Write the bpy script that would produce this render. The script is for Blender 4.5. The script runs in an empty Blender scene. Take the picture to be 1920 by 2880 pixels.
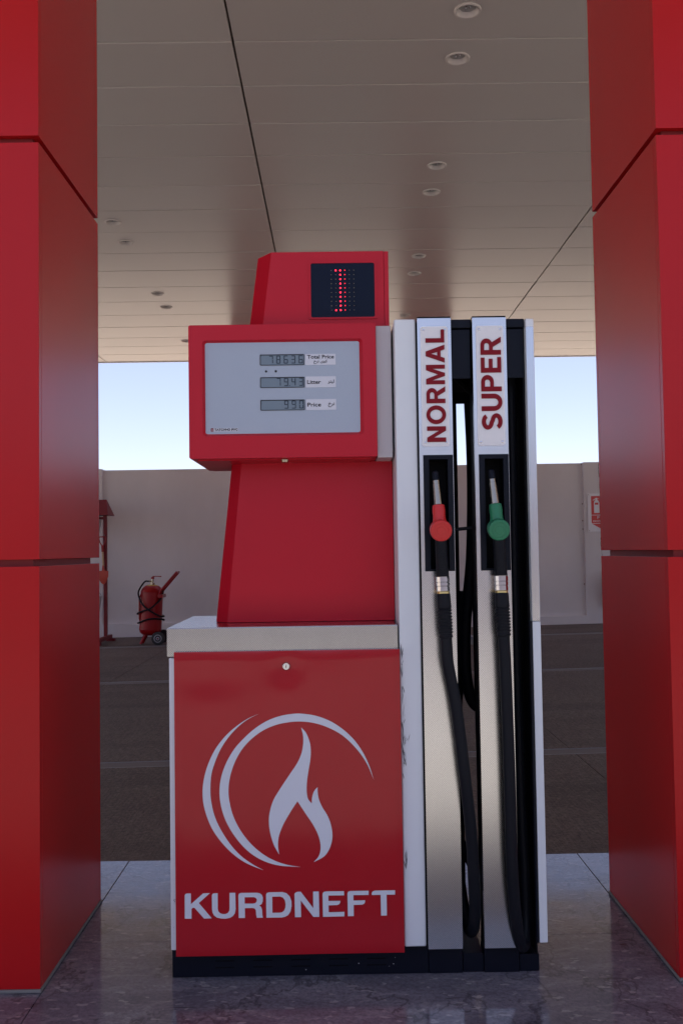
import bpy, bmesh, math, random
from mathutils import Vector, Matrix
from mathutils.geometry import tessellate_polygon
random.seed(7)
S = bpy.context.scene
COL = S.collection
PI = math.pi

# ------------------------------------------------------------------ camera, sky, sun, exposure
cam = bpy.data.cameras.new('camera')
cam.sensor_fit = 'VERTICAL'; cam.sensor_height = 36.0
cam.lens = 2694.0 / 2880.0 * 36.0
cam.clip_start = 0.05; cam.clip_end = 2000
camo = bpy.data.objects.new('camera', cam); COL.objects.link(camo)
r_ = Vector((0.99987216, -0.00608235, -0.01478736)); u_ = Vector((0.01452905, -0.04052076, 0.99907306)); f_ = Vector((0.0066759, 0.99916018, 0.04042721))
camo.matrix_world = Matrix(((r_.x, u_.x, -f_.x, 0.0), (r_.y, u_.y, -f_.y, -3.08), (r_.z, u_.z, -f_.z, 1.357), (0, 0, 0, 1)))
S.camera = camo

SUN_EL, SUN_AZ = math.radians(70), math.radians(205)      # azimuth clockwise from +Y
world = bpy.data.worlds.new('World'); S.world = world; world.use_nodes = True
wn = world.node_tree.nodes; wl = world.node_tree.links
bg = wn['Background']
sky = wn.new('ShaderNodeTexSky'); sky.sky_type = 'NISHITA'; sky.sun_disc = False
sky.sun_elevation = SUN_EL; sky.sun_rotation = SUN_AZ
sky.altitude = 400; sky.air_density = 0.9; sky.dust_density = 0.7; sky.ozone_density = 2.0
tint = wn.new('ShaderNodeMix'); tint.data_type = 'RGBA'; tint.blend_type = 'MULTIPLY'; tint.inputs[0].default_value = 1.0
tint.inputs[7].default_value = (1.10, 0.955, 1.0, 1)
wl.new(sky.outputs[0], tint.inputs[6]); hz = wn.new('ShaderNodeMix'); hz.data_type = 'RGBA'; hz.inputs[0].default_value = 0.35; hz.inputs[7].default_value = (2.9, 2.8, 3.6, 1)   # even summer haze
wl.new(tint.outputs[2], hz.inputs[6]); wl.new(hz.outputs[2], bg.inputs[0]); bg.inputs[1].default_value = 0.10
sun = bpy.data.lights.new('sun', 'SUN'); sun.energy = 3.6; sun.angle = math.radians(0.5); sun.color = (1.0, 0.95, 0.87)
suno = bpy.data.objects.new('sun', sun); COL.objects.link(suno)
sd = Vector((math.sin(SUN_AZ) * math.cos(SUN_EL), math.cos(SUN_AZ) * math.cos(SUN_EL), math.sin(SUN_EL)))
suno.rotation_euler = sd.to_track_quat('Z', 'Y').to_euler()
S.view_settings.view_transform = 'Standard'; S.view_settings.look = 'None'
S.view_settings.exposure = 1.33; S.view_settings.gamma = 1.0; S.view_settings.use_curve_mapping = False
S.render.engine = 'CYCLES'
S.cycles.max_bounces = 10; S.cycles.diffuse_bounces = 6; S.cycles.glossy_bounces = 5
S.cycles.use_denoising = True
S.cycles.sample_clamp_indirect = 6.0

# ------------------------------------------------------------------ materials
def mat(name, col, rough=0.5, metal=0.0, coat=0.0, coat_rough=0.05, spec=0.5):
    m = bpy.data.materials.new(name); m.use_nodes = True
    b = m.node_tree.nodes['Principled BSDF']
    b.inputs['Base Color'].default_value = (*col, 1); b.inputs['Roughness'].default_value = rough
    b.inputs['Metallic'].default_value = metal; b.inputs['Specular IOR Level'].default_value = spec
    b.inputs['Coat Weight'].default_value = coat; b.inputs['Coat Roughness'].default_value = coat_rough
    return m
def nd(m, t): return m.node_tree.nodes.new(t)
def lk(m, a, b): m.node_tree.links.new(a, b)
def bsdf(m): return m.node_tree.nodes['Principled BSDF']
def coords(m, scale=(1, 1, 1), rot=(0, 0, 0), kind='Object'):
    tc = nd(m, 'ShaderNodeTexCoord'); mp = nd(m, 'ShaderNodeMapping')
    mp.inputs['Scale'].default_value = scale; mp.inputs['Rotation'].default_value = rot
    lk(m, tc.outputs[kind], mp.inputs['Vector']); return mp.outputs[0]
def noise(m, vec, scale, detail=4, rough=0.55):
    n = nd(m, 'ShaderNodeTexNoise'); n.inputs['Scale'].default_value = scale
    n.inputs['Detail'].default_value = detail; n.inputs['Roughness'].default_value = rough
    lk(m, vec, n.inputs['Vector']); return n.outputs['Fac']
def ramp(m, fac, stops):
    r = nd(m, 'ShaderNodeValToRGB'); e = r.color_ramp.elements
    while len(e) < len(stops): e.new(0.5)
    for k, (p, c) in enumerate(stops):
        e[k].position = p; e[k].color = (*c, 1) if len(c) == 3 else c
    lk(m, fac, r.inputs[0]); return r.outputs[0]
def bump(m, h, strength, dist, prev=None, inputs=('Normal',)):
    b = nd(m, 'ShaderNodeBump'); b.inputs['Strength'].default_value = strength; b.inputs['Distance'].default_value = dist
    lk(m, h, b.inputs['Height'])
    if prev is not None: lk(m, prev, b.inputs['Normal'])
    for i in inputs: lk(m, b.outputs[0], bsdf(m).inputs[i])
    return b.outputs[0]
def math_n(m, op, a, b=None):
    n = nd(m, 'ShaderNodeMath'); n.operation = op
    for k, v in enumerate((a, b)):
        if v is None: continue
        if isinstance(v, (int, float)): n.inputs[k].default_value = v
        else: lk(m, v, n.inputs[k])
    return n.outputs[0]
def mixc(m, fac, a, b):
    n = nd(m, 'ShaderNodeMix'); n.data_type = 'RGBA'
    for i, v in ((0, fac), (6, a), (7, b)):
        if isinstance(v, (int, float)): n.inputs[i].default_value = v
        elif isinstance(v, tuple): n.inputs[i].default_value = (*v, 1)
        else: lk(m, v, n.inputs[i])
    return n.outputs[2]

M = {}
# red powder-coated steel of the pump
def paint(name, col, rough, peel=0.25, wave=0.0, spec=0.5, worn=0.10):
    m = mat(name, col, rough, spec=spec)
    v = coords(m)
    p = bump(m, noise(m, v, 260, 2), peel, 0.0006) if peel else None
    if wave: p = bump(m, noise(m, v, 4.5, 1), wave, 0.02, p)
    c = noise(m, v, 3.0, 5, 0.6)
    lk(m, mixc(m, math_n(m, 'MULTIPLY', c, 0.25), col, tuple(k * 0.8 for k in col)), bsdf(m).inputs['Base Color'])
    r = noise(m, v, 9, 4); lk(m, math_n(m, 'ADD', math_n(m, 'MULTIPLY', r, worn), rough - worn / 2), bsdf(m).inputs['Roughness'])
    return m
M['red'] = paint('red_pump_paint', (0.50, 0.010, 0.024), 0.32, spec=0.22)
M['red_door'] = paint('red_door_paint', (0.40, 0.010, 0.018), 0.13, 0.12, 0.06, spec=0.31)
M['red_clad'] = paint('red_cladding', (0.47, 0.007, 0.009), 0.27, 0.0, 0.02, spec=0.24, worn=0.0)
M['red_core'] = mat('red_joint', (0.22, 0.006, 0.008), 0.6)
M['white'] = paint('white_panel_paint', (0.73, 0.77, 0.80), 0.38, 0.2)
M['pale'] = paint('pale_grey_paint', (0.52, 0.49, 0.50), 0.4, 0.2)
M['navy'] = mat('dark_plastic', (0.004, 0.006, 0.013), 0.40, spec=0.15)
M['black'] = mat('black_interior', (0.003, 0.003, 0.004), 0.6, spec=0.1)
M['base_black'] = paint('black_base_paint', (0.006, 0.007, 0.014), 0.42, 0.2, spec=0.12)
M['rubber'] = mat('black_rubber', (0.007, 0.008, 0.012), 0.5, spec=0.16)
bump(M['rubber'], noise(M['rubber'], coords(M['rubber']), 400, 2), 0.15, 0.0005)
M['chrome'] = mat('chrome', (0.55, 0.56, 0.58), 0.10, 1.0)
M['steel'] = mat('satin_steel', (0.36, 0.32, 0.25), 0.20, 1.0)
M['brass'] = mat('brass', (0.62, 0.46, 0.18), 0.28, 1.0)
M['vinyl'] = mat('silver_vinyl', (0.62, 0.65, 0.72), 0.42)
M['letter_red'] = mat('dark_red_letter', (0.21, 0.003, 0.010), 0.45, spec=0.2)
M['letter_edge'] = mat('plate_white', (0.76, 0.76, 0.77), 0.40)
M['ink'] = mat('black_print', (0.006, 0.006, 0.007), 0.6)
M['sticker'] = mat('sticker_paper', (0.60, 0.62, 0.68), 0.45)
M['display'] = mat('display_panel', (0.36, 0.42, 0.50), 0.5)
lk(M['display'], mixc(M['display'], noise(M['display'], coords(M['display']), 900, 2), (0.33, 0.39, 0.47), (0.41, 0.47, 0.56)), bsdf(M['display']).inputs['Base Color'])
M['lcd'] = mat('lcd_glass', (0.15, 0.20, 0.24), 0.2)
M['lcd_seg'] = mat('lcd_segment', (0.022, 0.032, 0.05), 0.5, spec=0.2)
M['screen'] = mat('sign_glass', (0.005, 0.009, 0.024), 0.25, spec=0.12)
M['led_off'] = mat('led_off', (0.22, 0.20, 0.13), 0.4)
M['led_on'] = mat('led_on', (0.9, 0.02, 0.03), 0.4)
bsdf(M['led_on']).inputs['Emission Color'].default_value = (1.0, 0.012, 0.03, 1); bsdf(M['led_on']).inputs['Emission Strength'].default_value = 2.6
M['led_dim'] = mat('led_dim', (0.8, 0.02, 0.03), 0.4)
bsdf(M['led_dim']).inputs['Emission Color'].default_value = (1.0, 0.012, 0.03, 1); bsdf(M['led_dim']).inputs['Emission Strength'].default_value = 0.45
M['noz_red'] = mat('red_nozzle_plastic', (0.55, 0.014, 0.014), 0.42)
M['noz_green'] = mat('green_nozzle_plastic', (0.008, 0.17, 0.075), 0.42)
# embossed aluminium
def alu(name, axes, k_=1.0):
    m = mat(name, (0.70, 0.70, 0.69), 0.27, 1.0)
    sp = nd(m, 'ShaderNodeSeparateXYZ'); lk(m, coords(m), sp.inputs[0])
    k = 2 * PI / 0.0056
    a = math_n(m, 'SINE', math_n(m, 'MULTIPLY', sp.outputs[axes[0]], k))
    b = math_n(m, 'SINE', math_n(m, 'MULTIPLY', sp.outputs[axes[1]], k))
    h = math_n(m, 'ADD', math_n(m, 'MULTIPLY', math_n(m, 'MULTIPLY', a, b), 0.5), 0.5)
    p = bump(m, h, 0.35, 0.00030)
    v = coords(m, (1, 1, 0.35))
    g = noise(m, v, 9, 5, 0.6)
    c = mixc(m, g, (0.68 * k_, 0.68 * k_, 0.67 * k_), (0.80 * k_, 0.80 * k_, 0.80 * k_)); e = ramp(m, h, [(0.28, (0.40, 0.40, 0.40)), (0.60, (1, 1, 1))])
    n_ = nd(m, 'ShaderNodeMix'); n_.data_type = 'RGBA'; n_.blend_type = 'MULTIPLY'; n_.inputs[0].default_value = 1.0
    lk(m, c, n_.inputs[6]); lk(m, e, n_.inputs[7]); lk(m, n_.outputs[2], bsdf(m).inputs['Base Color'])
    d = ramp(m, h, [(0.35, (0.22, 0.22, 0.22)), (0.95, (0.12, 0.12, 0.12))])
    lk(m, d, bsdf(m).inputs['Roughness'])
    return m
M['alu'] = alu('embossed_aluminium', (0, 2))
M['alu_cap'] = alu('embossed_aluminium_cap', (0, 2), 0.72)  # darker copy of the embossed aluminium for the cap
M['alu_top'] = alu('embossed_aluminium_top', (0, 1))
# polished marble
m = mat('polished_marble', (0.1, 0.09, 0.1), 0.12)
v = coords(m, (1, 1, 1), (0, 0, 0.6)); vs = coords(m, (1.0, 3.2, 1), (0, 0, 0.9))
c = ramp(m, noise(m, vs, 2.2, 8, 0.65), [(0.30, (0.100, 0.098, 0.130)), (0.5, (0.175, 0.168, 0.210)), (0.70, (0.265, 0.260, 0.310))])
dk = ramp(m, noise(m, coords(m, (1, 7, 1), (0, 0, 1.1)), 5, 4, 0.6), [(0.32, (1, 1, 1)), (0.36, (0, 0, 0))])
c = mixc(m, math_n(m, 'MULTIPLY', dk, 0.7), c, (0.03, 0.028, 0.032))
gr = noise(m, v, 70, 5, 0.75); c = mixc(m, ramp(m, gr, [(0.36, (0.6, 0.6, 0.6)), (0.60, (0, 0, 0))]), c, (0.06, 0.056, 0.070))
vn = ramp(m, noise(m, coords(m, (1, 2.6, 1), (0, 0, 1.05)), 1.6, 7, 0.6), [(0.478, (0, 0, 0)), (0.497, (1, 1, 1)), (0.50, (1, 1, 1)), (0.515, (0, 0, 0))])
c = mixc(m, math_n(m, 'MULTIPLY', vn, 0.30), c, (0.30, 0.29, 0.31))
vd = ramp(m, noise(m, coords(m, (1.6, 1, 1), (0, 0, 0.35)), 1.3, 6, 0.62), [(0.485, (0, 0, 0)), (0.499, (1, 1, 1)), (0.513, (0, 0, 0))])
c = mixc(m, math_n(m, 'MULTIPLY', vd, 0.6), c, (0.035, 0.03, 0.036))
fl = ramp(m, noise(m, coords(m, (1, 2.0, 1), (0, 0, 0.9)), 19, 2, 0.5), [(0.635, (0, 0, 0)), (0.67, (1, 1, 1))])
c = mixc(m, math_n(m, 'MULTIPLY', fl, 0.55), c, (0.36, 0.35, 0.37))
lk(m, c, bsdf(m).inputs['Base Color'])
lk(m, ramp(m, noise(m, v, 5, 6, 0.65), [(0.3, (0.05, 0.05, 0.05)), (0.75, (0.16, 0.16, 0.16))]), bsdf(m).inputs['Roughness'])
bump(m, noise(m, vs, 3.5, 2), 0.05, 0.003)
M['marble'] = m
M['grout'] = mat('grout', (0.20, 0.19, 0.18), 0.9)
# raked concrete
def concrete(name, dark, light):
    m = mat(name, dark, 0.85, spec=0.3)
    v = coords(m); vr = coords(m, (30, 3.0, 1), (0, 0, 0.82))
    c = ramp(m, noise(m, v, 0.55, 6, 0.62), [(0.3, dark), (0.7, light)])
    st = noise(m, coords(m, (0.5, 2.2, 1)), 0.9, 3, 0.5); c = mixc(m, ramp(m, st, [(0.52, (0, 0, 0)), (0.66, (0.45, 0.45, 0.45))]), c, tuple(k * 0.5 for k in dark))  # broad soft shadow bands painted into the concrete colour
    rk = noise(m, vr, 2.4, 5, 0.7)
    c = mixc(m, ramp(m, rk, [(0.36, (0.45, 0.45, 0.45)), (0.60, (1, 1, 1))]), tuple(k * 0.62 for k in dark), c)
    g = noise(m, v, 55, 4, 0.7)
    c = mixc(m, ramp(m, g, [(0.34, (0.8, 0.8, 0.8)), (0.58, (0, 0, 0))]), c, tuple(k * 0.4 for k in dark))
    g2 = noise(m, v, 28, 5, 0.8); c = mixc(m, ramp(m, g2, [(0.50, (0, 0, 0)), (0.68, (0.5, 0.5, 0.5))]), c, tuple(k * 1.25 for k in light))
    lk(m, c, bsdf(m).inputs['Base Color'])
    p = bump(m, rk, 0.8, 0.012); bump(m, g, 0.6, 0.006, p)
    return m
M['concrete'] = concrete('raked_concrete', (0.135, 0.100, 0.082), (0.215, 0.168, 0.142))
M['concrete_pale'] = concrete('brightened_concrete', (0.35, 0.33, 0.31), (0.47, 0.445, 0.42))  # concrete copy lightened so the front slabs reflect and bounce more light
M['joint'] = mat('slab_joint', (0.15, 0.125, 0.115), 0.75)
M['sealant'] = mat('pale_joint_sealant', (0.25, 0.245, 0.26), 0.7)
m = mat('dry_ground', (0.36, 0.29, 0.22), 0.95); v = coords(m)
lk(m, ramp(m, noise(m, v, 0.05, 8, 0.6), [(0.3, (0.42, 0.33, 0.25)), (0.7, (0.54, 0.44, 0.34))]), bsdf(m).inputs['Base Color']); M['earth'] = m
# soffit, walls
m = mat('soffit_paint', (0.68, 0.64, 0.59), 0.30, spec=0.7); v = coords(m)
oi = nd(m, 'ShaderNodeObjectInfo')
lk(m, mixc(m, oi.outputs['Random'], (0.68, 0.66, 0.625), (0.71, 0.69, 0.655)), bsdf(m).inputs['Base Color'])
M['soffit'] = m
M['deck'] = mat('canopy_deck', (0.16, 0.13, 0.10), 0.8)
m = mat('rendered_wall', (0.5, 0.43, 0.4), 0.92, spec=0.2); v = coords(m)
c = ramp(m, noise(m, coords(m, (1, 1, 0.5)), 0.8, 7, 0.6), [(0.3, (0.60, 0.56, 0.56)), (0.7, (0.69, 0.65, 0.65))])
lk(m, c, bsdf(m).inputs['Base Color']); bump(m, noise(m, v, 70, 4, 0.7), 0.5, 0.006); M['wall'] = m
M['crack'] = mat('wall_crack', (0.06, 0.05, 0.05), 0.9)
M['rust'] = mat('rust_stain', (0.16, 0.07, 0.04), 0.9)
M['rack_red'] = mat('dull_red_paint', (0.17, 0.010, 0.014), 0.5, spec=0.3)
M['ext_red'] = mat('extinguisher_red', (0.27, 0.004, 0.006), 0.3, spec=0.3)
M['spade_red'] = mat('orange_red_paint', (0.46, 0.045, 0.02), 0.5)
M['wood'] = mat('pale_wood', (0.48, 0.33, 0.19), 0.6)
M['bucket'] = mat('pale_bucket', (0.50, 0.48, 0.48), 0.5)
M['tyre'] = mat('tyre_rubber', (0.018, 0.018, 0.02), 0.7)
M['rim'] = mat('grey_rim', (0.30, 0.30, 0.33), 0.4, 0.4)
M['yellow'] = mat('yellow_band', (0.50, 0.33, 0.03), 0.5)
M['sign_white'] = mat('sign_white', (0.72, 0.70, 0.72), 0.4)
M['sign_red'] = mat('sign_red', (0.56, 0.035, 0.03), 0.4)
M['trim'] = mat('lamp_trim', (0.74, 0.71, 0.68), 0.35)
M['lamp_glass'] = mat('lamp_lens', (0.55, 0.56, 0.55), 0.12)
M['scuff'] = mat('scuff_mark', (0.17, 0.17, 0.18), 0.8)

# ------------------------------------------------------------------ geometry helpers
OFF = {}
def root_off(p): return OFF.get(p.name, Vector((0, 0, 0))) if p else Vector((0, 0, 0))
def obj(name, bm, material, parent=None, kind=None, smooth=True, origin=None):
    me = bpy.data.meshes.new(name)
    off = root_off(parent) if parent is not None else Vector(origin or (0, 0, 0))
    if off.length: bmesh.ops.translate(bm, verts=bm.verts, vec=-off)
    bmesh.ops.recalc_face_normals(bm, faces=bm.faces)
    bm.to_mesh(me); bm.free()
    for mm in (material if isinstance(material, (list, tuple)) else [material]): me.materials.append(mm)
    if smooth:
        me.polygons.foreach_set('use_smooth', [True] * len(me.polygons)); me.set_sharp_from_angle(angle=math.radians(38))
    o = bpy.data.objects.new(name, me); COL.objects.link(o)
    if smooth:
        w_ = o.modifiers.new('weighted_normal', 'WEIGHTED_NORMAL'); w_.keep_sharp = True; w_.weight = 100
    if parent is not None: o.parent = parent; OFF[o.name] = off
    else: o.location = off; OFF[o.name] = off
    if kind: o['kind'] = kind
    return o
def thing(name, label, cat, loc, group=None):
    o = bpy.data.objects.new(name, None); COL.objects.link(o); o.location = loc; o.empty_display_size = 0.2
    OFF[o.name] = Vector(loc); o['label'] = label; o['category'] = cat
    if group: o['group'] = group
    return o
def tag(o, label, cat, group=None):
    o['label'] = label; o['category'] = cat
    if group: o['group'] = group
    return o
def NB(): return bmesh.new()
def box(bm, x0, x1, y0, y1, z0, z1, bev=0.0, seg=2):
    vs = [bm.verts.new((x, y, z)) for x in (x0, x1) for y in (y0, y1) for z in (z0, z1)]
    fs = [bm.faces.new([vs[i] for i in q]) for q in ((0, 1, 3, 2), (4, 6, 7, 5), (0, 4, 5, 1), (2, 3, 7, 6), (0, 2, 6, 4), (1, 5, 7, 3))]
    if bev:
        es = list({e for f in fs for e in f.edges})
        bmesh.ops.bevel(bm, geom=es, offset=bev, segments=seg, affect='EDGES', profile=0.5)
def hull8(bm, front, back, bev=0.0):
    """front/back: 4 points each (same order), joined as a solid."""
    a = [bm.verts.new(p) for p in front]; b = [bm.verts.new(p) for p in back]
    fs = [bm.faces.new(a), bm.faces.new(b[::-1])]
    n = len(a)
    for i in range(n): fs.append(bm.faces.new((a[i], b[i], b[(i + 1) % n], a[(i + 1) % n])))
    if bev:
        es = list({e for f in fs for e in f.edges})
        bmesh.ops.bevel(bm, geom=es, offset=bev, segments=2, affect='EDGES', profile=0.5)
def prism(bm, loops, y0, y1, axis='y'):
    """loops of (x,z), first outer, others holes; extruded from y0 to y1."""
    P3 = [[Vector((p[0], p[1], 0)) for p in l] for l in loops]
    tris = tessellate_polygon(P3)
    flat = [p for l in loops for p in l]
    A = [bm.verts.new((p[0], y0, p[1])) for p in flat]; B = [bm.verts.new((p[0], y1, p[1])) for p in flat]
    for t in tris:
        try: bm.faces.new([A[i] for i in t]); bm.faces.new([B[i] for i in reversed(t)])
        except ValueError: pass
    k = 0
    for l in loops:
        n = len(l)
        for i in range(n):
            j = (i + 1) % n
            try: bm.faces.new((A[k + i], A[k + j], B[k + j], B[k + i]))
            except ValueError: pass
        k += n
def rrect(x0, x1, z0, z1, r, n=5):
    pts = []
    for cx, cz, a0 in ((x1 - r, z1 - r, 0), (x0 + r, z1 - r, 90), (x0 + r, z0 + r, 180), (x1 - r, z0 + r, 270)):
        for k in range(n + 1):
            a = math.radians(a0 + 90 * k / n); pts.append((cx + r * math.cos(a), cz + r * math.sin(a)))
    return pts
def circ(cx, cz, r, n=24): return [(cx + r * math.cos(2 * PI * k / n), cz + r * math.sin(2 * PI * k / n)) for k in range(n)]
def spline(pts, n=8, closed=False):
    P = [Vector(p) for p in pts]; out = []
    N = len(P)
    rng = range(N if closed else N - 1)
    for i in rng:
        p1, p2 = P[i], P[(i + 1) % N]
        p0 = P[i - 1] if (i > 0 or closed) else p1 * 2 - p2
        p3 = P[(i + 2) % N] if (i + 2 < N or closed) else p2 * 2 - p1
        for k in range(n):
            t = k / n
            out.append(0.5 * ((2 * p1) + (p2 - p0) * t + (2 * p0 - 5 * p1 + 4 * p2 - p3) * t * t + (3 * p1 - p0 - 3 * p2 + p3) * t ** 3))
    if not closed: out.append(P[-1])
    return out
def tube(bm, pts, rad, seg=14, cap=True):
    """rad: number or list."""
    P = [Vector(p) for p in pts]; n = len(P)
    R = rad if isinstance(rad, (list, tuple)) else [rad] * n
    T = [(P[min(i + 1, n - 1)] - P[max(i - 1, 0)]).normalized() for i in range(n)]
    ref = Vector((1, 0, 0)) if abs(T[0].x) < 0.9 else Vector((0, 1, 0))
    N = (ref - T[0] * ref.dot(T[0])).normalized()
    rings = []
    for i in range(n):
        N = (N - T[i] * N.dot(T[i])).normalized(); Bv = T[i].cross(N)
        rings.append([bm.verts.new(P[i] + R[i] * (math.cos(2 * PI * k / seg) * N + math.sin(2 * PI * k / seg) * Bv)) for k in range(seg)])
    for a, b in zip(rings, rings[1:]):
        for k in range(seg): bm.faces.new((a[k], a[(k + 1) % seg], b[(k + 1) % seg], b[k]))
    if cap: bm.faces.new(rings[0][::-1]); bm.faces.new(rings[-1])
def lathe(bm, origin, axis, prof, seg=28, cap=True):
    """prof: (distance along axis, radius)"""
    o = Vector(origin); a = Vector(axis).normalized()
    tube_pts = []
    ref = Vector((1, 0, 0)) if abs(a.x) < 0.9 else Vector((0, 1, 0))
    N = (ref - a * ref.dot(a)).normalized(); Bv = a.cross(N)
    rings = [[bm.verts.new(o + a * d + max(r, 1e-4) * (math.cos(2 * PI * k / seg) * N + math.sin(2 * PI * k / seg) * Bv)) for k in range(seg)] for d, r in prof]
    for p, q in zip(rings, rings[1:]):
        for k in range(seg): bm.faces.new((p[k], p[(k + 1) % seg], q[(k + 1) % seg], q[k]))
    if cap: bm.faces.new(rings[0][::-1]); bm.faces.new(rings[-1])
def children(o): return [c for c in bpy.data.objects if c.parent == o]
def copy_tree(o, parent=None, loc=None):
    c = o.copy(); COL.objects.link(c)
    if parent is not None: c.parent = parent
    if loc is not None: c.location = loc
    for ch in KIDS.get(o.name, []): copy_tree(ch, c)
    return c
KIDS = {}
def index_children():
    KIDS.clear()
    for o in COL.objects:
        if o.parent: KIDS.setdefault(o.parent.name, []).append(o)
def text_mesh(body, fit, y, thick, bold=0.0, rot90=False, name='lettering', spacing=1.0):
    """built-in font text fitted to the rectangle fit=(x0,x1,z0,z1) in the plane y (readable from -y)."""
    cu = bpy.data.curves.new('tmp', 'FONT'); cu.body = body; cu.size = 1.0; cu.offset = bold; cu.extrude = 0.0; cu.resolution_u = 4
    cu.space_character = spacing
    o = bpy.data.objects.new('tmp', cu); COL.objects.link(o)
    dg = bpy.context.evaluated_depsgraph_get(); me = bpy.data.meshes.new_from_object(o.evaluated_get(dg))
    bm = bmesh.new(); bm.from_mesh(me)
    bpy.data.objects.remove(o); bpy.data.curves.remove(cu); bpy.data.meshes.remove(me)
    if not bm.verts: return bm
    if rot90:
        for v in bm.verts: v.co = Vector((-v.co.y, v.co.x, 0))
    xs = [v.co.x for v in bm.verts]; ys = [v.co.y for v in bm.verts]
    x0, x1, z0, z1 = fit
    for v in bm.verts:
        v.co = Vector((x0 + (v.co.x - min(xs)) / (max(xs) - min(xs)) * (x1 - x0), y, z0 + (v.co.y - min(ys)) / (max(ys) - min(ys)) * (z1 - z0)))
    bmesh.ops.remove_doubles(bm, verts=bm.verts, dist=1e-6)
    ret = bmesh.ops.extrude_face_region(bm, geom=list(bm.faces))
    bmesh.ops.translate(bm, verts=[g for g in ret['geom'] if isinstance(g, bmesh.types.BMVert)], vec=(0, thick, 0))
    return bm

# ------------------------------------------------------------------ setting: ground, forecourt slabs, islands
bm = NB(); vs = [bm.verts.new(p) for p in ((-900, -900, -0.62), (900, -900, -0.62), (900, 900, -0.62), (-900, 900, -0.62))]; bm.faces.new(vs)
obj('ground', bm, M['earth'], kind='structure')
SL = 0.014
def gz(x): return -0.15 + SL * x
bm = NB(); hull8(bm, [(-16.2, -30, gz(-16.2) - 0.005), (15.1, -30, gz(15.1) - 0.005), (15.1, 18, gz(15.1) - 0.005), (-16.2, 18, gz(-16.2) - 0.005)],
                 [(-16.2, -30, -0.7), (15.1, -30, -0.7), (15.1, 18, -0.7), (-16.2, 18, -0.7)])
fore = obj('forecourt', bm, M['joint'], kind='structure', smooth=False)
XB = [-16.1, -11.65, -7.2, -2.75, 1.70, 6.15, 10.6, 15.05]; YB = [-27.8, -23.25, -18.7, -14.2, -9.65, -5.1, -0.58, 3.96, 8.5, 13.04, 17.6]
for i in range(len(XB) - 1):
    for j in range(len(YB) - 1):
        x0, x1 = XB[i] + 0.004, XB[i + 1] - 0.004; y0, y1 = YB[j] + 0.10, YB[j + 1] - 0.10
        dz = random.uniform(-0.0015, 0.0015)
        bm = NB(); hull8(bm, [(x0, y0, gz(x0) + dz), (x1, y0, gz(x1) + dz), (x1, y1, gz(x1) + dz), (x0, y1, gz(x0) + dz)],
                         [(x0, y0, gz(x0) - 0.02), (x1, y0, gz(x1) - 0.02), (x1, y1, gz(x1) - 0.02), (x0, y1, gz(x0) - 0.02)], 0.004)
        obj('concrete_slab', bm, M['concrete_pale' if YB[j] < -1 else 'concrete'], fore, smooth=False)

for j in range(1, len(YB) - 1):
    for dy, w_ in ((-0.092, 0.012), (0.090, 0.005)):
        bm = NB(); y0, y1 = YB[j] + dy - w_, YB[j] + dy + w_ * 0.2; x0, x1 = XB[0], XB[-1]
        hull8(bm, [(x0, y0, gz(x0) + 0.0005), (x1, y0, gz(x1) + 0.0005), (x1, y1, gz(x1) + 0.0005), (x0, y1, gz(x0) + 0.0005)], [(x0, y0, gz(x0) - 0.02), (x1, y0, gz(x1) - 0.02), (x1, y1, gz(x1) - 0.02), (x0, y1, gz(x0) - 0.02)])
        obj('joint_sealant', bm, M['sealant'], fore, smooth=False)
def island(ox, oy, xs):
    bm = NB(); box(bm, ox + xs[0] + 0.01, ox + xs[-1] - 0.01, oy - 0.51, oy + 1.215, -0.45, -0.034, 0.006)
    isl = obj('pump_island', bm, M['grout'], kind='structure')
    ys = [-0.52, 0.338, 1.225]
    for i in range(len(xs) - 1):
        for j in range(2):
            bm = NB(); box(bm, ox + xs[i] + 0.0012, ox + xs[i + 1] - 0.0012, oy + ys[j] + 0.001, oy + ys[j + 1] - 0.001, -0.034, random.uniform(-0.0012, 0.0), 0.0015)
            obj('marble_slab', bm, M['marble'], isl)
    return isl
island(0, 0, [-3.5, -2.2, -0.932, 1.05, 2.3, 3.61]); island(0.08, 12.27, [-2.2, -0.932, 1.05, 2.05])

# ------------------------------------------------------------------ red clad columns
ZJ = [(0.012, 1.322), (1.344, 2.684), (2.706, 4.05), (4.072, 4.849)]
def column(x0, x1, y0, y1, label, group):
    t = thing('canopy_column', label, 'column', ((x0 + x1) / 2, (y0 + y1) / 2, 0), group)
    bm = NB(); box(bm, x0 + 0.028, x1 - 0.028, y0 + 0.028, y1 - 0.028, 0.0, 4.849); obj('column_core', bm, M['red_core'], t)
    for z0, z1 in ZJ:
        for k in range(4):
            bm = NB(); e = 0.0015
            if k == 0: box(bm, x0, x1, y0, y0 + 0.026, z0, z1, 0.0015)
            if k == 1: box(bm, x0, x1, y1 - 0.026, y1, z0, z1, 0.0015)
            if k == 2: box(bm, x0, x0 + 0.026, y0 + 0.026 + e, y1 - 0.026 - e, z0, z1, 0.0012)
            if k == 3: box(bm, x1 - 0.026, x1, y0 + 0.026 + e, y1 - 0.026 - e, z0, z1, 0.0012)
            obj('cladding_panel', bm, M['red_clad'], t)
    bm = NB()
    box(bm, x0 - 0.004, x1 + 0.004, y0 - 0.004, y1 + 0.004, 0.0005, 0.0115, 0.003); obj('sealant', bm, M['grout'], t)
    return t
column(-1.72, -0.935, -0.045, 0.725, 'red panel clad column left of the fuel pump, cut by the photo edge', 'canopy columns')
column(1.052, 1.84, -0.045, 0.722, 'red panel clad column right of the fuel pump, cut by the photo edge', 'canopy columns')
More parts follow.
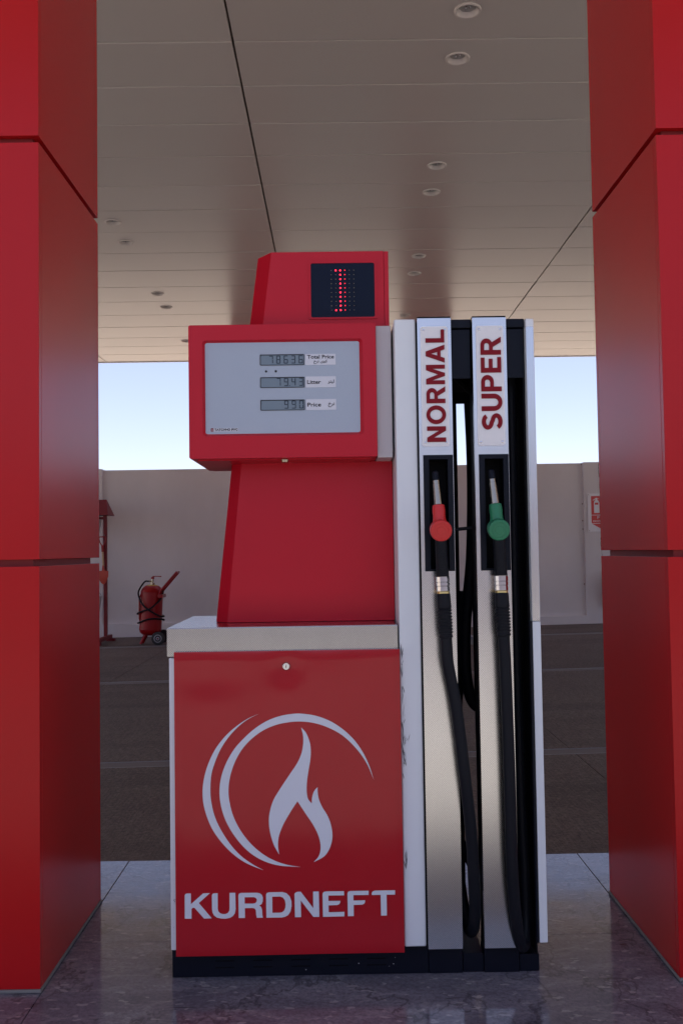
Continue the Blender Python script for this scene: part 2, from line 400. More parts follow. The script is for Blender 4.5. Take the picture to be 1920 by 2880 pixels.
column(-1.64, -0.855, 12.225, 12.995, 'far red column on the island behind, left one hidden by the pump display', 'canopy columns')
column(1.13, 1.925, 12.225, 12.992, 'far red column on the island behind, a red sliver between the two hose masts', 'canopy columns')

# ------------------------------------------------------------------ canopy
LIGHTS = [(0.906, 2.997), (0.918, 3.603), (0.972, 5.503), (0.985, 6.149), (1.038, 8.187), (1.045, 8.904), (1.085, 11.058), (-2.290, 6.887), (-2.298, 7.556), (-2.341, 9.684), (-2.350, 10.397), (-2.4075, 12.593), (4.587, 13.19)]
LR = 0.088
cz = 4.85
can = thing('canopy', 'flat station canopy overhead with beige soffit panels', 'canopy', (0, 5, cz))
JY = [-3.65, -3.02, -2.38, -1.74, -1.10, -0.47, 0.16, 0.80, 1.44, 2.07, 2.70, 3.345, 3.97, 4.605, 5.245, 5.915, 6.56, 7.225, 7.95, 8.64, 9.37, 10.10, 10.84, 11.585, 12.32, 12.97, 13.615, 14.235]
JX = [-10.82, -7.48, -4.12, -0.652, 2.68, 6.03, 9.38, 12.72]
BX0, BX1, BY0, BY1 = -10.86, 12.76, -3.69, 14.275
bm = NB(); box(bm, BX0 + 0.02, BX1 - 0.02, BY0 + 0.02, BY1 - 0.02, cz + 0.04, cz + 1.3); obj('roof_deck', bm, M['deck'], can)
for k in range(4):
    bm = NB(); z0, z1 = cz - 0.012, cz + 1.45
    if k == 0: box(bm, BX0, BX1, BY0 - 0.02, BY0 + 0.018, z0, z1, 0.003)
    if k == 1: box(bm, BX0, BX1, BY1 - 0.018, BY1 + 0.02, z0, z1, 0.003)
    if k == 2: box(bm, BX0 - 0.02, BX0 + 0.018, BY0 + 0.02, BY1 - 0.02, z0, z1, 0.003)
    if k == 3: box(bm, BX1 - 0.018, BX1 + 0.02, BY0 + 0.02, BY1 - 0.02, z0, z1, 0.003)
    obj('fascia', bm, M['white'] if k == 1 else M['red_clad'], can)
for j in range(len(JY) - 1):
    for i in range(len(JX) - 1):
        x0, x1, y0, y1 = JX[i] + 0.008, JX[i + 1] - 0.008, JY[j] + 0.008, JY[j + 1] - 0.008
        ls = [l for l in LIGHTS if x0 < l[0] < x1 and y0 < l[1] < y1]
        bm = NB()
        if not ls:
            box(bm, x0, x1, y0, y1, cz, cz + 0.03, 0.004, 1)
        else:
            prism(bm, [[(x0, y0), (x1, y0), (x1, y1), (x0, y1)]] + [circ(l[0], l[1], LR * 0.86, 32)[::-1] for l in ls], 0, 0.03)
            for v_ in bm.verts: v_.co = Vector((v_.co.x, v_.co.z, cz + v_.co.y))
        tz, ty, sl = random.uniform(-0.0008, 0.0008), random.uniform(-0.0007, 0.0007), random.uniform(-0.0003, 0.0003)
        for v_ in bm.verts: v_.co.z += tz + ty * (v_.co.y - (y0 + y1) / 2) + sl * (v_.co.x - (x0 + x1) / 2)
        obj('soffit_panel', bm, M['soffit'], can)
LAB = ['nearest recessed downlight at the top edge of the photo', 'second recessed downlight from the top, right of centre', 'upper downlight of the middle pair above the hose masts', 'lower downlight of the middle pair above the hose masts',
       'downlight just right of the pump number box, upper of two', 'downlight just right of the pump number box, lower of two', 'downlight partly hidden behind the white post top and its bolt',
       'left downlight nearest the red column, upper of its pair', 'left downlight nearest the red column, lower of its pair', 'downlight left of the number box, upper of its pair', 'downlight left of the number box, lower of its pair',
       'downlight half hidden by the left edge of the pump display', 'downlight by the right column edge, just above the far canopy edge']
for k, (lx, ly) in enumerate(LIGHTS):
    t = thing('downlight', LAB[k], 'ceiling light', (lx, ly, cz), 'recessed downlights in the canopy soffit')
    bm = NB(); lathe(bm, (lx, ly, cz + 0.002), (0, 0, -1), [(-0.002, LR * 0.80), (0.009, LR * 0.84), (0.012, LR * 0.92), (0.009, LR), (-0.002, LR)], 32, cap=False); obj('trim_ring', bm, M['trim'], t)
    bm = NB(); lathe(bm, (lx, ly, cz), (0, 0, 1), [(-0.008, LR * 0.82), (0.022, LR * 0.62)], 32, cap=False); obj('reflector', bm, M['trim'], t)
    bm = NB(); lathe(bm, (lx, ly, cz + 0.020), (0, 0, 1), [(0, LR * 0.60), (0.006, LR * 0.56), (0.0062, 0)], 24); obj('lens', bm, M['lamp_glass'], t)
    bm = NB()
    for a in range(3): lathe(bm, (lx + 0.018 * math.cos(a * 2.1), ly + 0.018 * math.sin(a * 2.1), cz + 0.021), (0, 0, -1), [(0, 0.008), (0.004, 0.006), (0.006, 0.001)], 10)
    obj('led_lens', bm, M['chrome'], t)

# ------------------------------------------------------------------ boundary wall
WY = 15.0
def wall_body(t, y, f, zl, zr):
    """f = +1: face towards -y"""
    a, b, c, d = y + 0.07 * f, y + 0.25 * f, y, y + 0.068 * f
    bm = NB(); hull8(bm, [(-33.6, a, -0.8), (33.6, a, -0.8), (33.6, a, zr), (-33.6, a, zl)], [(-33.6, b, -0.8), (33.6, b, -0.8), (33.6, b, zr), (-33.6, b, zl)], 0.012)
    obj('wall_panel', bm, M['wall'], t)
    bm = NB(); hull8(bm, [(-33.6, c, -0.8), (33.6, c, -0.8), (33.6, c, 0.05 + SL * 10), (-33.6, c, 0.05 - SL * 10)], [(-33.6, d, -0.8), (33.6, d, -0.8), (33.6, d, 0.05 + SL * 10), (-33.6, d, 0.05 - SL * 10)], 0.008)
    obj('plinth', bm, M['wall'], t)
    for px in (-24.25, -14.65, -4.76, 5.08, 14.65, 24.25):
        bm = NB(); box(bm, px - 0.375, px + 0.375, min(y - 0.002 * f, y + 0.262 * f), max(y - 0.002 * f, y + 0.262 * f), -0.8, zr - 0.017, 0.01); obj('pilaster', bm, M['wall'], t)
wt = thing('boundary_wall', 'long beige rendered boundary wall with recessed bays behind the forecourt', 'wall', (0, WY + 0.1, -0.2))
wall_body(wt, WY, 1, 2.92, 2.985)
def ribbon(bm, pts, w, y):
    n = len(pts)
    L, R_ = [], []
    for i, p in enumerate(pts):
        ww = w * random.uniform(0.6, 1.3)
        L.append(bm.verts.new((p[0] - ww, y, p[1]))); R_.append(bm.verts.new((p[0] + ww, y, p[1])))
    for i in range(n - 1): bm.faces.new((L[i], R_[i], R_[i + 1], L[i + 1]))
def wiggle(pts, n=6, a=0.006): return [(p.x + random.uniform(-a, a), p.y) for p in spline([Vector((x, z)) for x, z in pts], n)]
bm = NB(); ribbon(bm, wiggle([(5.005, 2.96), (4.99, 2.85), (5.005, 2.66), (5.01, 2.39)]), 0.004, WY - 0.0045)
ribbon(bm, wiggle([(5.02, 1.60), (5.00, 1.47), (5.02, 1.24), (5.045, 0.97), (5.05, 0.30)]), 0.003, WY - 0.0045)
ribbon(bm, wiggle([(5.05, 2.96), (5.055, 2.39)], 8, 0.003), 0.002, WY - 0.0045)
obj('wall_crack', bm, M['crack'], wt, smooth=False)
bm = NB()
for zz in (2.93, 2.18, 1.86, 1.70, 0.66): prism(bm, [circ(4.690, zz, 0.012, 8)], WY + 0.066, WY + 0.068)
obj('rust_spot', bm, M['rust'], wt, smooth=False)

wf = thing('boundary_wall', 'opposite boundary wall across the road side of the forecourt, only mirrored in the pump paint', 'wall', (0, -14.5, -0.2))
wall_body(wf, -14.4, -1, 2.95, 2.99)
# ------------------------------------------------------------------ fire sign on the pilaster
sg = thing('fire_sign', 'white and red fire extinguisher sign on the wall, half hidden by the right column', 'sign', (5.02, WY - 0.02, 1.645))
bm = NB(); box(bm, 4.77, 5.29, WY - 0.026, WY - 0.004, 1.645, 2.367, 0.004); bd = obj('sign_board', bm, M['sign_white'], sg)
yf = WY - 0.0285
def flat(name, loops, y, th, mt, par): bm = NB(); prism(bm, loops, y, y + th); return obj(name, bm, mt, par, smooth=False)
flat('red_field', [[(4.835, 2.32), (5.225, 2.32), (5.225, 1.965), (4.835, 1.965)]], yf, 0.002, M['sign_red'], sg)
flat('red_field', [[(4.835, 1.955), (5.225, 1.955), (5.225, 1.808), (4.835, 1.808)]], yf, 0.002, M['sign_red'], sg)
flat('arrow', [[(4.84, 1.798), (5.22, 1.798), (5.03, 1.690)]], yf, 0.002, M['sign_red'], sg)
pic = [(4.885, 2.0), (4.985, 2.0), (4.985, 2.20), (4.968, 2.235), (4.950, 2.245), (4.950, 2.262), (4.975, 2.262), (4.975, 2.272), (4.950, 2.272), (4.950, 2.285), (4.915, 2.285), (4.915, 2.275), (4.868, 2.248), (4.860, 2.236), (4.872, 2.236), (4.915, 2.258), (4.920, 2.245), (4.900, 2.235), (4.885, 2.20)]
flat('extinguisher_pictogram', [pic, [(4.902, 2.195), (4.968, 2.195), (4.968, 2.155), (4.902, 2.155)]], yf - 0.0015, 0.0012, M['sign_white'], sg)
for k, (fx, fz) in enumerate(((5.02, 2.02), (5.06, 2.10), (5.05, 2.19))):
    flat('flame_mark', [[(fx, fz), (fx + 0.10, fz - 0.02), (fx + 0.13, fz + 0.03), (fx + 0.07, fz + 0.02), (fx + 0.03, fz + 0.06), (fx + 0.045, fz + 0.02)]], yf - 0.0015, 0.0012, M['sign_white'], sg)
obj('lettering', text_mesh('Fire', (4.945, 5.115, 1.890, 1.942), yf - 0.0015, 0.001), M['sign_white'], sg, smooth=False)
obj('lettering', text_mesh('extinguisher', (4.862, 5.198, 1.822, 1.872), yf - 0.0015, 0.001), M['sign_white'], sg, smooth=False)
bm = NB()
for sx in (4.79, 5.27):
    for sz in (1.665, 2.347): lathe(bm, (sx, WY - 0.026, sz), (0, -1, 0), [(0, 0.008), (0.004, 0.005)], 8)
obj('sign_screw', bm, M['steel'], sg)

# wall-hung extinguisher under the sign (mostly behind the column)
ex = thing('wall_extinguisher', 'fire extinguisher on the wall at the right column edge, only its dark hose showing', 'extinguisher', (5.14, WY - 0.13, 0.25))
bm = NB(); lathe(bm, (5.14, WY - 0.13, 0.25), (0, 0, 1), [(0, 0.06), (0.01, 0.085), (0.04, 0.09), (0.46, 0.09), (0.53, 0.065), (0.56, 0.03), (0.60, 0.025)], 24); obj('cylinder', bm, M['ext_red'], ex)
bm = NB(); box(bm, 5.11, 5.23, WY - 0.15, WY - 0.11, 0.86, 0.90, 0.006); obj('valve_handle', bm, M['rack_red'], ex)
bm = NB(); tube(bm, spline([(5.14, WY - 0.15, 0.87), (5.03, WY - 0.17, 0.90), (4.99, WY - 0.18, 0.84), (4.975, WY - 0.18, 0.64), (4.99, WY - 0.18, 0.42), (5.02, WY - 0.18, 0.36)], 6), 0.014, 10); obj('hose', bm, M['rack_red'], ex)
bm = NB(); box(bm, 5.12, 5.16, WY - 0.04, WY - 0.003, 0.4, 0.75); obj('wall_bracket', bm, M['ink'], ex)

# ------------------------------------------------------------------ fire point rack, shovel, buckets
RX0, RX1, RY = -5.42, -4.09, 14.0
g0 = gz(-4.1)
rk = thing('fire_point_rack', 'red steel fire point rack with a pitched roof, behind the left column', 'rack', (-4.75, RY, g0))
for px in (RX0, RX1):
    bm = NB(); box(bm, px - 0.03, px + 0.03, RY - 0.03, RY + 0.03, g0 + 0.06, 2.06, 0.004); obj('post', bm, M['rack_red'], rk)
    bm = NB(); box(bm, px - 0.035, px + 0.035, RY - 0.62, RY + 0.36, g0 + 0.05, g0 + 0.115, 0.004)
    box(bm, px - 0.05, px + 0.05, RY - 0.64, RY - 0.50, g0 - 0.012, g0 + 0.05, 0.003); box(bm, px - 0.05, px + 0.09, RY + 0.24, RY + 0.38, g0 - 0.012, g0 + 0.05, 0.003)
    obj('foot', bm, M['rack_red'], rk)
for zz in (2.0, 0.93):
    bm = NB(); box(bm, RX0 + 0.03, RX1 - 0.03, RY - 0.025, RY + 0.025, zz - 0.025, zz + 0.025, 0.003); obj('crossbar', bm, M['rack_red'], rk)
bm = NB(); hull8(bm, [(RX0 - 0.11, RY - 0.26, 2.045), (RX1 + 0.11, RY - 0.26, 2.045), (RX1 + 0.11, RY + 0.26, 2.045), (RX0 - 0.11, RY + 0.26, 2.045)], [(RX0 - 0.02, RY - 0.02, 2.33), (RX1 + 0.025, RY - 0.02, 2.33), (RX1 + 0.025, RY + 0.02, 2.33), (RX0 - 0.02, RY + 0.02, 2.33)], 0.006)
obj('roof', bm, M['rack_red'], rk)
bm = NB()
for zz in (1.68, 1.12): tube(bm, [(RX1, RY - 0.03, zz), (RX1, RY - 0.09, zz), (RX1, RY - 0.10, zz + 0.03)], 0.008, 8)
obj('hook', bm, M['chrome'], rk)
sy = RY - 0.075
sh = thing('shovel', 'shovel with orange red blade and D handle hanging on the red rack post', 'shovel', (-4.10, sy, 0.82))
bm = NB(); tube(bm, spline([(-4.125, sy, 1.50), (-4.168, sy, 1.57), (-4.185, sy, 1.655), (-4.12, sy, 1.665), (-4.062, sy, 1.655), (-4.075, sy, 1.57), (-4.115, sy, 1.50)], 5), 0.011, 8); tube(bm, [(-4.12, sy, 1.40), (-4.12, sy, 1.51)], [0.022, 0.026], 10); obj('handle', bm, M['ext_red'], sh)
bm = NB(); tube(bm, [(-4.12, sy, 1.40), (-4.105, sy, 1.04)], 0.019, 12); obj('shaft', bm, M['wood'], sh)
bm = NB(); prism(bm, [[(-4.19, 1.065), (-4.13, 1.065), (-4.12, 1.16), (-4.09, 1.16), (-4.08, 1.065), (-4.012, 1.065), (-4.014, 0.97), (-4.035, 0.90), (-4.065, 0.85), (-4.10, 0.82), (-4.14, 0.85), (-4.17, 0.90), (-4.188, 0.97)]], sy - 0.028, sy - 0.021)
for v_ in bm.verts: v_.co.y += 2.2 * (v_.co.x + 4.10) ** 2 * -1
obj('blade', bm, M['spade_red'], sh)
for zb, lab in ((1.69, 'pale bucket hanging from the top bar of the red rack, beside the column'), (0.33, 'pale bucket hanging low on the red rack, beside the column')):
    bk = thing('bucket', lab, 'bucket', (-4.30, RY - 0.02, zb), 'buckets on the fire point rack')
    bm = NB(); lathe(bm, (-4.30, RY - 0.02, zb), (0, 0, 1), [(0, 0.105), (0.27, 0.145), (0.285, 0.153), (0.29, 0.145), (0.28, 0.138), (0.02, 0.10)], 24, cap=True); obj('pail', bm, M['bucket'], bk)
    bm = NB(); tube(bm, spline([(-4.445, RY - 0.02, zb + 0.28), (-4.40, RY - 0.02, zb + 0.35), (-4.30, RY - 0.02, zb + 0.385), (-4.20, RY - 0.02, zb + 0.35), (-4.155, RY - 0.02, zb + 0.28)], 5), 0.005, 6); obj('bail', bm, M['steel'], bk)

# ------------------------------------------------------------------ wheeled extinguisher
EY = 13.45; eg = gz(-3.2)
we = thing('wheeled_extinguisher', 'large red wheeled fire extinguisher with black hose wrapped round it, by the wall', 'extinguisher', (-3.17, EY, eg))
ax = Vector((0.045, 0.0, 0.87)).normalized(); b0 = Vector((-3.20, EY, -0.045))
bm = NB(); lathe(bm, b0, ax, [(0, 0.05), (0.012, 0.13), (0.05, 0.175), (0.10, 0.19), (0.104, 0.193), (0.112, 0.19), (0.74, 0.19), (0.745, 0.193), (0.752, 0.19), (0.80, 0.17), (0.85, 0.115), (0.868, 0.05)], 36); obj('cylinder', bm, M['ext_red'], we)
bm = NB(); lathe(bm, b0 + ax * 0.848, ax, [(0, 0.118), (0.012, 0.085), (0.02, 0.06)], 28); obj('yellow_band', bm, M['yellow'], we)
bm = NB(); lathe(bm, b0 + ax * 0.868, ax, [(0, 0.04), (0.035, 0.04), (0.036, 0.02), (0.10, 0.02)], 16); tube(bm, [b0 + ax * 0.925, b0 + ax * 0.925 + Vector((-0.07, 0, 0.004))], 0.012, 8); obj('valve', bm, M['steel'], we)
bm = NB(); lathe(bm, b0 + ax * 0.965, ax, [(0, 0.03), (0.03, 0.028), (0.04, 0.012)], 12); tube(bm, [b0 + ax * 0.99 + Vector((0, 0, 0.015)), b0 + ax * 0.99 + Vector((0.05, 0, 0.022)), b0 + ax * 0.99 + Vector((0.15, 0, 0.016))], [0.012, 0.007, 0.009], 8); obj('valve_lever', bm, M['ext_red'], we)
bm = NB()
for dy in (-0.13, 0.13): tube(bm, [(-3.035, EY + dy, 0.62), (-2.99, EY + dy, 0.72), (-2.72, EY + dy, 1.03)], 0.019, 10)
tube(bm, [(-2.72, EY - 0.14, 1.03), (-2.72, EY + 0.14, 1.03)], 0.019, 10); box(bm, -3.03, -2.95, EY - 0.15, EY + 0.15, 0.60, 0.66, 0.004); obj('push_handle', bm, M['ext_red'], we)
bm = NB(); tube(bm, [(-3.26, EY - 0.06, -0.01), (-3.345, EY - 0.10, eg + 0.012)], [0.03, 0.024], 10); tube(bm, [(-3.26, EY + 0.06, -0.01), (-3.345, EY + 0.10, eg + 0.012)], [0.03, 0.024], 10); obj('prop_leg', bm, M['ext_red'], we)
bm = NB(); tube(bm, [(-3.36, EY - 0.10, 0.24), (-3.36, EY - 0.10, 0.60), (-3.30, EY - 0.09, 0.72)], 0.014, 8); tube(bm, [(-3.36, EY - 0.10, 0.24), (-3.33, EY - 0.08, 0.20)], 0.014, 8); obj('hose_bracket', bm, M['ext_red'], we)
WZ = gz(-3.02) + 0.113
bm = NB(); tube(bm, [(-3.02, EY - 0.27, WZ), (-3.02, EY + 0.27, WZ)], 0.015, 10); obj('axle', bm, M['rack_red'], we)
for dy in (-0.24, 0.24):
    wh = NB(); s_ = -1 if dy < 0 else 1
    lathe(wh, (-3.02, EY + dy - 0.03, WZ), (0, 1, 0), [(0.004, 0.07), (0.0, 0.085), (0.008, 0.108), (0.02, 0.113), (0.04, 0.113), (0.052, 0.108), (0.06, 0.085), (0.056, 0.07)], 32); w = obj('wheel', wh, M['tyre'], we)
    bm = NB(); lathe(bm, (-3.02, EY + dy, WZ), (0, s_, 0), [(0.0, 0.068), (0.030, 0.068), (0.033, 0.06), (0.024, 0.05), (0.024, 0.032), (0.034, 0.028), (0.036, 0.016)], 28); obj('rim', bm, M['rim'], w)
    bm = NB(); lathe(bm, (-3.02, EY + dy, WZ), (0, s_, 0), [(0.030, 0.016), (0.044, 0.014)], 14); obj('hub_cap', bm, M['rack_red'], w)
hp = [b0 + ax * 0.925 + Vector((-0.07, 0, 0.004)), (-3.28, EY - 0.05, 0.87), (-3.37, EY - 0.10, 0.72), (-3.35, EY - 0.15, 0.60), (-3.27, EY - 0.21, 0.48), (-3.16, EY - 0.225, 0.39), (-3.05, EY - 0.19, 0.32), (-2.985, EY - 0.10, 0.28), (-2.965, EY + 0.02, 0.28), (-3.05, EY + 0.18, 0.29), (-3.19, EY + 0.215, 0.30), (-3.34, EY + 0.14, 0.31), (-3.405, EY + 0.0, 0.32), (-3.38, EY - 0.11, 0.345), (-3.28, EY - 0.19, 0.385), (-3.16, EY - 0.24, 0.42), (-3.07, EY - 0.21, 0.49), (-3.00, EY - 0.13, 0.57), (-2.965, EY - 0.08, 0.66), (-2.96, EY - 0.06, 0.72)]
bm = NB(); tube(bm, spline(hp, 6), 0.0145, 10); obj('hose', bm, M['rubber'], we)
hp = [(-3.405, EY - 0.02, 0.17), (-3.36, EY - 0.12, 0.185), (-3.26, EY - 0.205, 0.225), (-3.14, EY - 0.21, 0.25), (-3.03, EY - 0.16, 0.245), (-2.965, EY - 0.06, 0.23), (-2.97, EY + 0.05, 0.21), (-3.0, EY + 0.14, 0.205)]
bm = NB(); tube(bm, spline(hp, 6), 0.0145, 10); obj('hose_coil', bm, M['rubber'], we)

# ------------------------------------------------------------------ the fuel pump
fp = thing('fuel_pump', 'red and white fuel pump with KURDNEFT door and two hose masts, centre of the island', 'fuel pump', (0.05, 0.30, 0))
BK = 0.60   # depth of the pump
# base
bm = NB(); box(bm, -0.541, 0.278, 0.045, BK - 0.02, 0.0005, 0.093, 0.002); base = obj('base_plinth', bm, M['base_black'], fp)
bm = NB()
for vx in (-0.403, -0.282, -0.161, -0.040, 0.081):
    for vz in (0.0508, 0.0302): box(bm, vx, vx + 0.061, 0.0435, 0.0447, vz - 0.0016, vz + 0.0016)
obj('vent_slot', bm, M['black'], base)
bm = NB(); box(bm, 0.2795, 0.387, 0.043, 0.12, 0.0005, 0.0925, 0.002); obj('mast_foot', bm, M['base_black'], fp)
bm = NB(); box(bm, 0.389, 0.455, 0.048, BK - 0.06, 0.0005, 0.06, 0.002); obj('base_tray', bm, M['base_black'], fp)
bm = NB(); box(bm, 0.457, 0.569, 0.043, 0.12, 0.0005, 0.0925, 0.002); obj('mast_foot', bm, M['base_black'], fp)
bm = NB(); box(bm, 0.571, 0.634, 0.048, BK - 0.02, 0.0005, 0.055, 0.002); obj('base_tray', bm, M['base_black'], fp)
# cabinet
bm = NB(); box(bm, -0.541, 0.198, 0.022, BK - 0.022, 0.0955, 1.020, 0.003); obj('cabinet', bm, M['white'], fp)
# door: gently pillowed sheet with a dished spot at the lock
dx0, dx1, dz0, dz1 = -0.5215, 0.1995, 0.0845, 1.0398
bm = NB(); nx, nz = 44, 58; G = []
for j in range(nz + 1):
    row = []
    for i in range(nx + 1):
        u, w = i / nx, j / nz; x = dx0 + u * (dx1 - dx0); z = dz0 + w * (dz1 - dz0)
        d = -0.0030 * math.sin(PI * u) ** 0.8 * math.sin(PI * w) ** 0.8
        rr = math.hypot(x + 0.163, z - 0.985); d += 0.0042 * math.exp(-(rr / 0.045) ** 2)
        d += 0.0016 * math.sin(7.1 * x + 1.3) * math.sin(3.9 * z + 0.4) + 0.0026 * math.exp(-((x + 0.42) / 0.12) ** 2 - ((z - 0.95) / 0.06) ** 2) + 0.0026 * math.exp(-((x - 0.15) / 0.07) ** 2 - ((z - 0.93) / 0.08) ** 2)
        d += 0.0024 * math.exp(-((x - 0.03) / 0.045) ** 2) * math.sin(PI * w)
        ed = min(x - dx0, dx1 - x, z - dz0, dz1 - z); d += 0.0022 * max(0, 1 - ed / 0.006) ** 2 if ed < 0.006 else 0
        row.append(bm.verts.new((x, d, z)))
    G.append(row)
for j in range(nz):
    for i in range(nx): bm.faces.new((G[j][i], G[j][i + 1], G[j + 1][i + 1], G[j + 1][i]))
bd_edges = [e for e in bm.edges if e.is_boundary]
ret = bmesh.ops.extrude_edge_only(bm, edges=bd_edges)
for v_ in ret['geom']:
    if isinstance(v_, bmesh.types.BMVert): v_.co.y = 0.0205
door = obj('cabinet_door', bm, M['red_door'], fp)
# emblem and name (artwork units -> door metres)
def art(o, a, b, x, y): return (o[0] + a[0] * x / 1000 + b[0] * y / 1000, o[1] + a[1] * x / 1000 + b[1] * y / 1000)
E4 = lambda x, y: art((-0.4418, 0.8979), (0.3760, -0.0059), (-0.0033, -0.3717), x, y)
K5 = lambda x, y: art((-0.5141, 0.3511), (0.4594, -0.0077), (-0.0036, -0.4503), x, y)
def smooth_path(segs):
    out = []
    for s in segs:
        p = spline([Vector(q) for q in s], 5); out += [(v_.x, v_.y) for v_ in p[:-1]]
    return out
def decal(name, loops, f, mt, par, y=-0.0042):
    bm = NB(); prism(bm, [[f(*p) for p in l] for l in loops], y, y + 0.0009); return obj(name, bm, mt, par, smooth=False)
arcA = smooth_path([[(507, 142), (420, 180), (330, 238), (235, 320), (150, 425), (90, 540), (50, 660), (32, 780), (38, 900), (70, 1020), (120, 1130), (200, 1240), (290, 1330), (400, 1405), (541, 1463)],
                    [(541, 1463), (450, 1413), (350, 1340), (260, 1240), (180, 1115), (130, 1000), (103, 880), (97, 780), (105, 660), (135, 555), (185, 440), (255, 335), (340, 245), (420, 185), (507, 142)]])
arcB = smooth_path([[(1474, 703), (1440, 590), (1390, 480), (1320, 375), (1230, 285), (1120, 210), (1000, 162), (880, 142), (800, 142), (690, 160), (580, 200), (480, 262), (390, 340), (300, 440), (230, 560), (188, 680), (174, 790), (182, 900), (215, 1020), (270, 1130), (350, 1240), (440, 1325), (550, 1388), (680, 1425), (852, 1437)],
                    [(852, 1437), (740, 1418), (640, 1385), (540, 1330), (440, 1245), (350, 1130), (290, 1010), (258, 890), (249, 790), (262, 680), (300, 560), (360, 450), (440, 360), (540, 285), (650, 237), (760, 214), (870, 208), (980, 222), (1090, 258), (1200, 317), (1290, 395), (1370, 490), (1430, 590), (1474, 703)]])
flame = smooth_path([[(864, 258), (905, 305), (935, 380), (944, 450), (940, 530), (925, 620), (912, 710), (908, 790), (915, 850), (930, 880), (951, 902)], [(951, 902), (953, 860), (962, 820), (978, 788), (1000, 765)],
                     [(1000, 765), (1001, 810), (1012, 870), (1040, 935), (1080, 1000), (1108, 1070), (1122, 1150), (1118, 1220), (1095, 1290), (1050, 1350), (965, 1396)], [(965, 1396), (1005, 1350), (1022, 1295), (1020, 1230), (1000, 1160), (960, 1080), (900, 990), (830, 883)],
                     [(830, 883), (770, 975), (710, 1080), (675, 1170), (665, 1250), (674, 1331)], [(674, 1331), (630, 1250), (600, 1150), (589, 1050), (600, 960), (630, 870), (690, 770), (770, 650), (830, 560), (865, 480), (880, 400), (880, 330), (864, 258)]])
decal('emblem_arc', [arcA], E4, M['vinyl'], door); decal('emblem_arc', [arcB], E4, M['vinyl'], door); decal('emblem_flame', [flame], E4, M['vinyl'], door)
LET = {'k': [[(50, 326), (50, 166), (54, 156), (64, 152), (92, 152), (92, 226), (176, 151), (222, 150), (146, 218), (235, 323), (182, 325), (118, 252), (110, 250), (103, 252), (96, 260), (96, 326)]],
       'u': [[(236, 166), (240, 156), (250, 151), (276, 150), (276, 255), (280, 275), (292, 288), (310, 294), (330, 294), (346, 286), (356, 270), (357, 250), (357, 148), (397, 147), (399, 260), (394, 288), (380, 308), (360, 320), (330, 326), (300, 325), (270, 318), (250, 303), (240, 282), (237, 258)]],
       'r': [[(420, 321), (418, 165), (422, 153), (436, 148), (545, 147), (565, 151), (580, 163), (586, 180), (585, 205), (578, 224), (560, 236), (574, 246), (580, 265), (582, 300), (586, 319), (544, 320), (540, 300), (538, 268), (530, 256), (515, 252), (462, 253), (463, 321)], [(461, 222), (461, 178), (525, 177), (538, 182), (544, 193), (543, 208), (535, 218), (520, 222)]],
       'd': [[(610, 319), (608, 160), (614, 148), (628, 144), (720, 142), (748, 150), (770, 172), (782, 205), (783, 240), (776, 275), (760, 300), (738, 313), (715, 318)], [(651, 286), (650, 174), (705, 173), (724, 180), (737, 198), (742, 225), (740, 250), (732, 270), (718, 282), (700, 285)]],
       'n': [[(806, 316), (803, 155), (810, 146), (824, 140), (846, 140), (932, 254), (931, 139), (970, 138), (973, 313), (932, 314), (846, 200), (848, 315)]],
       'e': [[(998, 313), (996, 160), (998, 148), (1008, 140), (1030, 137), (1143, 136), (1144, 165), (1036, 166), (1036, 204), (1118, 203), (1117, 214), (1110, 226), (1095, 232), (1037, 234), (1037, 282), (1145, 279), (1145, 310)]],
       'f': [[(1169, 309), (1167, 150), (1173, 139), (1188, 135), (1313, 133), (1313, 162), (1208, 163), (1208, 201), (1288, 199), (1288, 211), (1282, 222), (1268, 229), (1209, 231), (1209, 308)]],
       't': [[(1334, 162), (1334, 150), (1340, 138), (1356, 132), (1495, 130), (1495, 160), (1436, 160), (1437, 304), (1397, 305), (1395, 161)]]}
for ch in 'kurdneft': decal('letter', LET[ch], K5, M['vinyl'], door)
# lock
bm = NB(); lathe(bm, (-0.163, 0.004, 0.9912), (0, -1, 0), [(0, 0.013), (0.006, 0.013), (0.008, 0.011), (0.012, 0.0105)], 28)
lathe(bm, (-0.163, -0.0082, 0.9912), (0, -1, 0), [(0, 0.0075), (0.0015, 0.007)], 20); obj('lock', bm, M['chrome'], door)
bm = NB(); box(bm, -0.1641, -0.1619, -0.0108, -0.0098, 0.987, 0.9955); obj('keyhole', bm, M['ink'], door)
# aluminium cap
bm = NB(); box(bm, -0.5466, 0.1960, 0.018, BK - 0.008, 1.0235, 1.1155, 0.0025); cap = obj('cap', bm, M['alu_cap'], fp)
bm = NB(); box(bm, -0.5440, 0.1940, 0.021, BK - 0.011, 1.1157, 1.1165); obj('cap_top', bm, M['alu_top'], cap)
# neck with chamfered left edge
def neck_poly(zb, xb, xc, yf, yb): return [(0.199, yf, zb), (xc, yf, zb), (xb, yf + 0.045, zb), (xb, yb - 0.045, zb), (xc, yb, zb), (0.199, yb, zb)]
bm = NB(); hull8(bm, neck_poly(1.1170, -0.4165, -0.372, 0.205, 0.395), neck_poly(1.6645, -0.3570, -0.318, 0.205, 0.395), 0.003); obj('neck', bm, M['red'], fp)
bm = NB(); box(bm, 0.1995, 0.2115, 0.235, 0.365, 1.117, 1.70); obj('neck_edge', bm, M['red'], fp)
